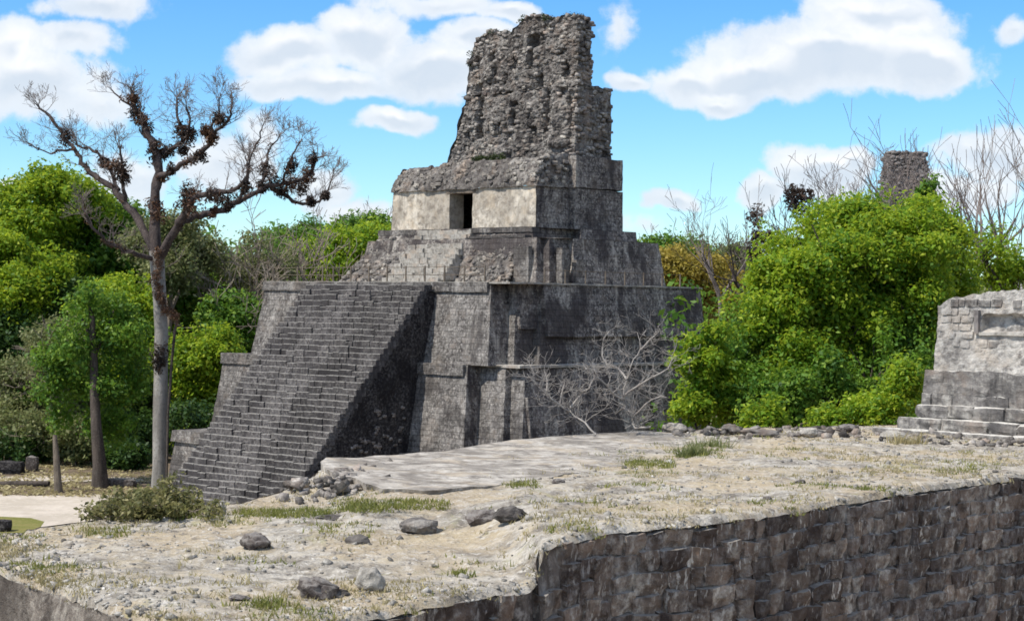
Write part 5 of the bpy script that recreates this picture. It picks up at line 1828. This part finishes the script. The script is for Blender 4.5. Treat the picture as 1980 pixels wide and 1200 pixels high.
DS = 46.5
dead_shrub('dead_shrub', DS, [[(1152, 840), (1130, 815, .2), (1107, 803, .3), (1100, 789, .4), (1096, 770, .3)], [(1102, 795, .4), (1082, 785, 0), (1056, 757, -.4), (1040, 742, -.6), (1028, 728, -.8)], [(1100, 789, .4), (1118, 766, .8), (1138, 752, 1.2), (1148, 733, 1.4), (1160, 712, 1.6)], [(1082, 785, 0), (1085, 760, .3), (1092, 738, .5)], [(1056, 757, -.4), (1060, 738, -.2), (1052, 715, 0)]],
           'bleached dead shrub with a leaning forked stem, left of the pair before the dark flank', 31)
dead_shrub('dead_shrub', DS + 1, [[(1262, 826), (1240, 826, 0), (1224, 822, .1), (1220, 806, .2), (1206, 770, .4), (1213, 731, .6), (1224, 695, .8), (1238, 676, 1), (1232, 642, 1.2)], [(1204, 768, .4), (1230, 748, -.2), (1262, 728, -.6), (1290, 712, -.9), (1304, 690, -1)], [(1213, 731, .6), (1195, 712, 1), (1174, 704, 1.4), (1162, 669, 1.7), (1178, 640, 1.9)], [(1206, 770, .4), (1184, 760, -.3), (1158, 731, -.8), (1150, 705, -1)], [(1222, 812, .2), (1235, 790, -.5), (1262, 775, -.9), (1290, 768, -1.2)], [(1238, 676, 1), (1258, 656, .6), (1275, 640, .4)], [(1224, 800, 0), (1205, 790, .6), (1190, 800, 1)]],
           'wider tangle of bleached twigs, right of the two dead shrubs before the dark flank', 32)

# ---- plaza details at the far left
tr = empty('slim_tree', root(192, 112))
tag(tr, 'slim mid green tree with a dark trunk between the wooden post and the grey trunk', 'tree')
P3 = [at(194, 956, 112), at(193, 900, 112), at(186, 820, 112), at(183, 760, 112.3), at(182, 720, 112.6), at(181, 670, 113), at(178, 610, 113)]
tube_mesh('trunk', [[(p, r) for p, r in zip(P3, (.62, .45, .34, .30, .27, .24, .16))]], M['bark_dark'], tr, 9)
lines = []
for (a, b, c) in (((181, 660), (160, 620), (145, 590)), ((181, 690), (205, 640), (220, 600)), ((178, 615), (172, 585), (180, 560))):
    lines.append([(at(*a, 113), .15), (at(*b, 113.5), .10), (at(*c, 114), .04)])
tube_mesh('limbs', lines, M['bark_dark'], tr, 6)
Cc = lobe_centres(billow([lobe(150, 660, 113, 45, 70), lobe(225, 640, 113.5, 45, 60), lobe(185, 590, 114, 50, 40), lobe(225, 740, 114, 55, 60), lobe(140, 770, 114.5, 60, 50), lobe(110, 700, 114.5, 50, 60), lobe(250, 690, 114.5, 40, 60), lobe(215, 830, 115, 50, 40)], 16, .26, 61), 640, 62, .15, .2)
V_, F_ = leaves(Cc, .75, 24, .30, 63)
np_mesh('crown', V_, F_, M['leaf_mid'], tr)
pt = tube_mesh('wooden_post', [[(at(114, 958, 109), .30), (at(112, 930, 109), .24), (at(109, 880, 109.1), .20), (at(106, 840, 109.2), .13)]], M['wood'], None, 9, root(112, 109))
tag(pt, 'weathered leaning wooden post at the edge of the pale path', 'post')
lg = tube_mesh('fallen_log', [[(at(-30, 938, 112), .25), (at(30, 936, 112.4), .24), (at(95, 934, 112), .17)]], M['bark_dark'], None, 8, root(30, 112))
tag(lg, 'dark fallen log on the ground at the left border', 'log')


def plaza_stone(name, x, y, w, h, dp, mat, label, cat, seed):
    c = onz(x, y, 0)
    me = stone_mesh(name, mat, seed, .08, 5)
    o = link(name, me, None, c + Vector((0, 0, h * .45)))
    o.scale = (w, dp, h)
    return tag(o, label, cat)


plaza_stone('altar_stone', 20, 915, 1.9, .9, 1.2, M['flank'], 'squat dark altar stone in the shade at the left border', 'altar stone', 201)
plaza_stone('altar_stone', 62, 910, .8, 1.1, .6, M['boulder'], 'upright dark stone slab right of the squat altar stone', 'stone slab', 202)
plaza_stone('low_stone', 226, 940, 2.4, .55, 1.0, M['boulder'], 'long low grey stone right of the dark trunk', 'stone', 203)
plaza_stone('low_stone', 2, 1026, 1.0, .6, .8, M['flank'], 'small black stone beside the lawn corner at the left border', 'stone', 206)

# ---- distant tower over the trees
TD = 265.0
tb = root(1745, TD)
tower = empty('ruined_tower', tb)
tag(tower, 'distant ruined stone tower rising above the large green tree', 'tower')


def TW_(a, b, z):
    return tb + Vector((a, b, 0)) + Vector((0, 0, z))


mb = MB()
ztop = at(1745, 296, TD).z
hw0, hw1 = 4.1, 2.55
zb = 22.0
for (a, b) in (((-1, -1), (1, -1)), ((1, -1), (1, 1)), ((1, 1), (-1, 1)), ((-1, 1), (-1, -1))):
    grid(mb, TW_(a[0] * hw0, a[1] * hw0, zb), TW_(b[0] * hw0, b[1] * hw0, zb), TW_(b[0] * hw1, b[1] * hw1, ztop), TW_(a[0] * hw1, a[1] * hw1, ztop), .5, .35, .8)
grid(mb, TW_(-hw1, -hw1, ztop), TW_(hw1, -hw1, ztop), TW_(hw1, hw1, ztop), TW_(-hw1, hw1, ztop), .6, .3, .8)
tw_o = mb.build('tower_shaft', M['tower'], tower)
mb = MB()
for q in range(5):
    h0 = 4.4 * q
    s_ = 14 - 1.9 * q
    for (a, b) in (((-1, -1), (1, -1)), ((1, -1), (1, 1)), ((1, 1), (-1, 1)), ((-1, 1), (-1, -1))):
        grid(mb, TW_(a[0] * s_, a[1] * s_, h0), TW_(b[0] * s_, b[1] * s_, h0), TW_(b[0] * (s_ - .8), b[1] * (s_ - .8), h0 + 4.4), TW_(a[0] * (s_ - .8), a[1] * (s_ - .8), h0 + 4.4), 2, .3, .6)
    grid(mb, TW_(-s_ + .8, -s_ + .8, h0 + 4.4), TW_(s_ - .8, -s_ + .8, h0 + 4.4), TW_(s_ - .8, s_ - .8, h0 + 4.4), TW_(-s_ + .8, s_ - .8, h0 + 4.4), 3, .2, .6)
mb.build('tower_base', M['tower'], tower)
items = []
for i in range(260):
    z = R.uniform(zb + 6, ztop)
    h_ = hw0 + (hw1 - hw0) * (z - zb) / (ztop - zb)
    sd_ = R.random() < .6
    p = TW_(R.uniform(-h_, h_), -h_ - .1, z) if sd_ else TW_((1 if R.random() < .5 else -1) * h_, R.uniform(-h_, h_), z)
    items.append((p, (R.uniform(.4, .9), R.uniform(.4, .7), R.uniform(.3, .5)), rot_uv(.3)))
joined_stones('tower_rubble', items, RUB, M['tower'], tower)

# ---- the forest that reads as one mass beyond the single trees
g = np.random.RandomState(91)
n = 5200
ang = g.uniform(-.40, .40, n)
dist = g.uniform(240, 420, n)
tops = np.array([15.5 + 3.2 * noise.noise(Vector((a * 30, 0, 2))) + 2.0 * noise.noise(Vector((a * 110, 5, 2))) for a in ang]) + (dist - 240) * .012
zz = tops * (1 - np.abs(g.normal(size=n)) * .33)
C = np.stack([np.sin(ang) * dist, np.cos(ang) * dist, np.maximum(zz, 1)], 1)
V_, F_ = leaves(C, 2.2, 26, 1.15, 92, .5, .6)
np_mesh('distant_forest', V_, F_, M['leaf_olive'])['kind'] = 'stuff'
# shaded wood standing between the single trees at the forest edge
n = 2300
xs = g.uniform(-420, 560, n)
ds = g.uniform(150, 175, n)
C = []
for x, d in zip(xs, ds):
    yt = 470 + 60 * noise.noise(Vector((x * .012, 3, 1))) if x < 600 else 540
    C.append(tuple(at(x, g.uniform(yt, 900), d)))
V_, F_ = leaves(C, 1.6, 26, .62, 93, .4, .55)
np_mesh('forest_interior', V_, F_, M['leaf_mid'])['kind'] = 'stuff'
C = []
for i in range(600):
    x = g.uniform(1240, 2300)
    d = g.uniform(95, 140)
    C.append(tuple(at(x, g.uniform(560, 860), d)))
V_, F_ = leaves(C, 1.3, 26, .5, 94, .4, .55)
np_mesh('forest_interior', V_, F_, M['leaf_mid'])['kind'] = 'stuff'
# fallen leaves and litter under the forest edge
C = []
for i in range(900):
    p = onz(g.uniform(-100, 310), g.uniform(895, 960), 0)
    C.append((p.x, p.y, .06))
V_, F_ = leaves(C, .5, 5, .28, 95, 2.0, .6, .1)
np_mesh('leaf_litter', V_, F_, M['leaf_dry'])['kind'] = 'stuff'
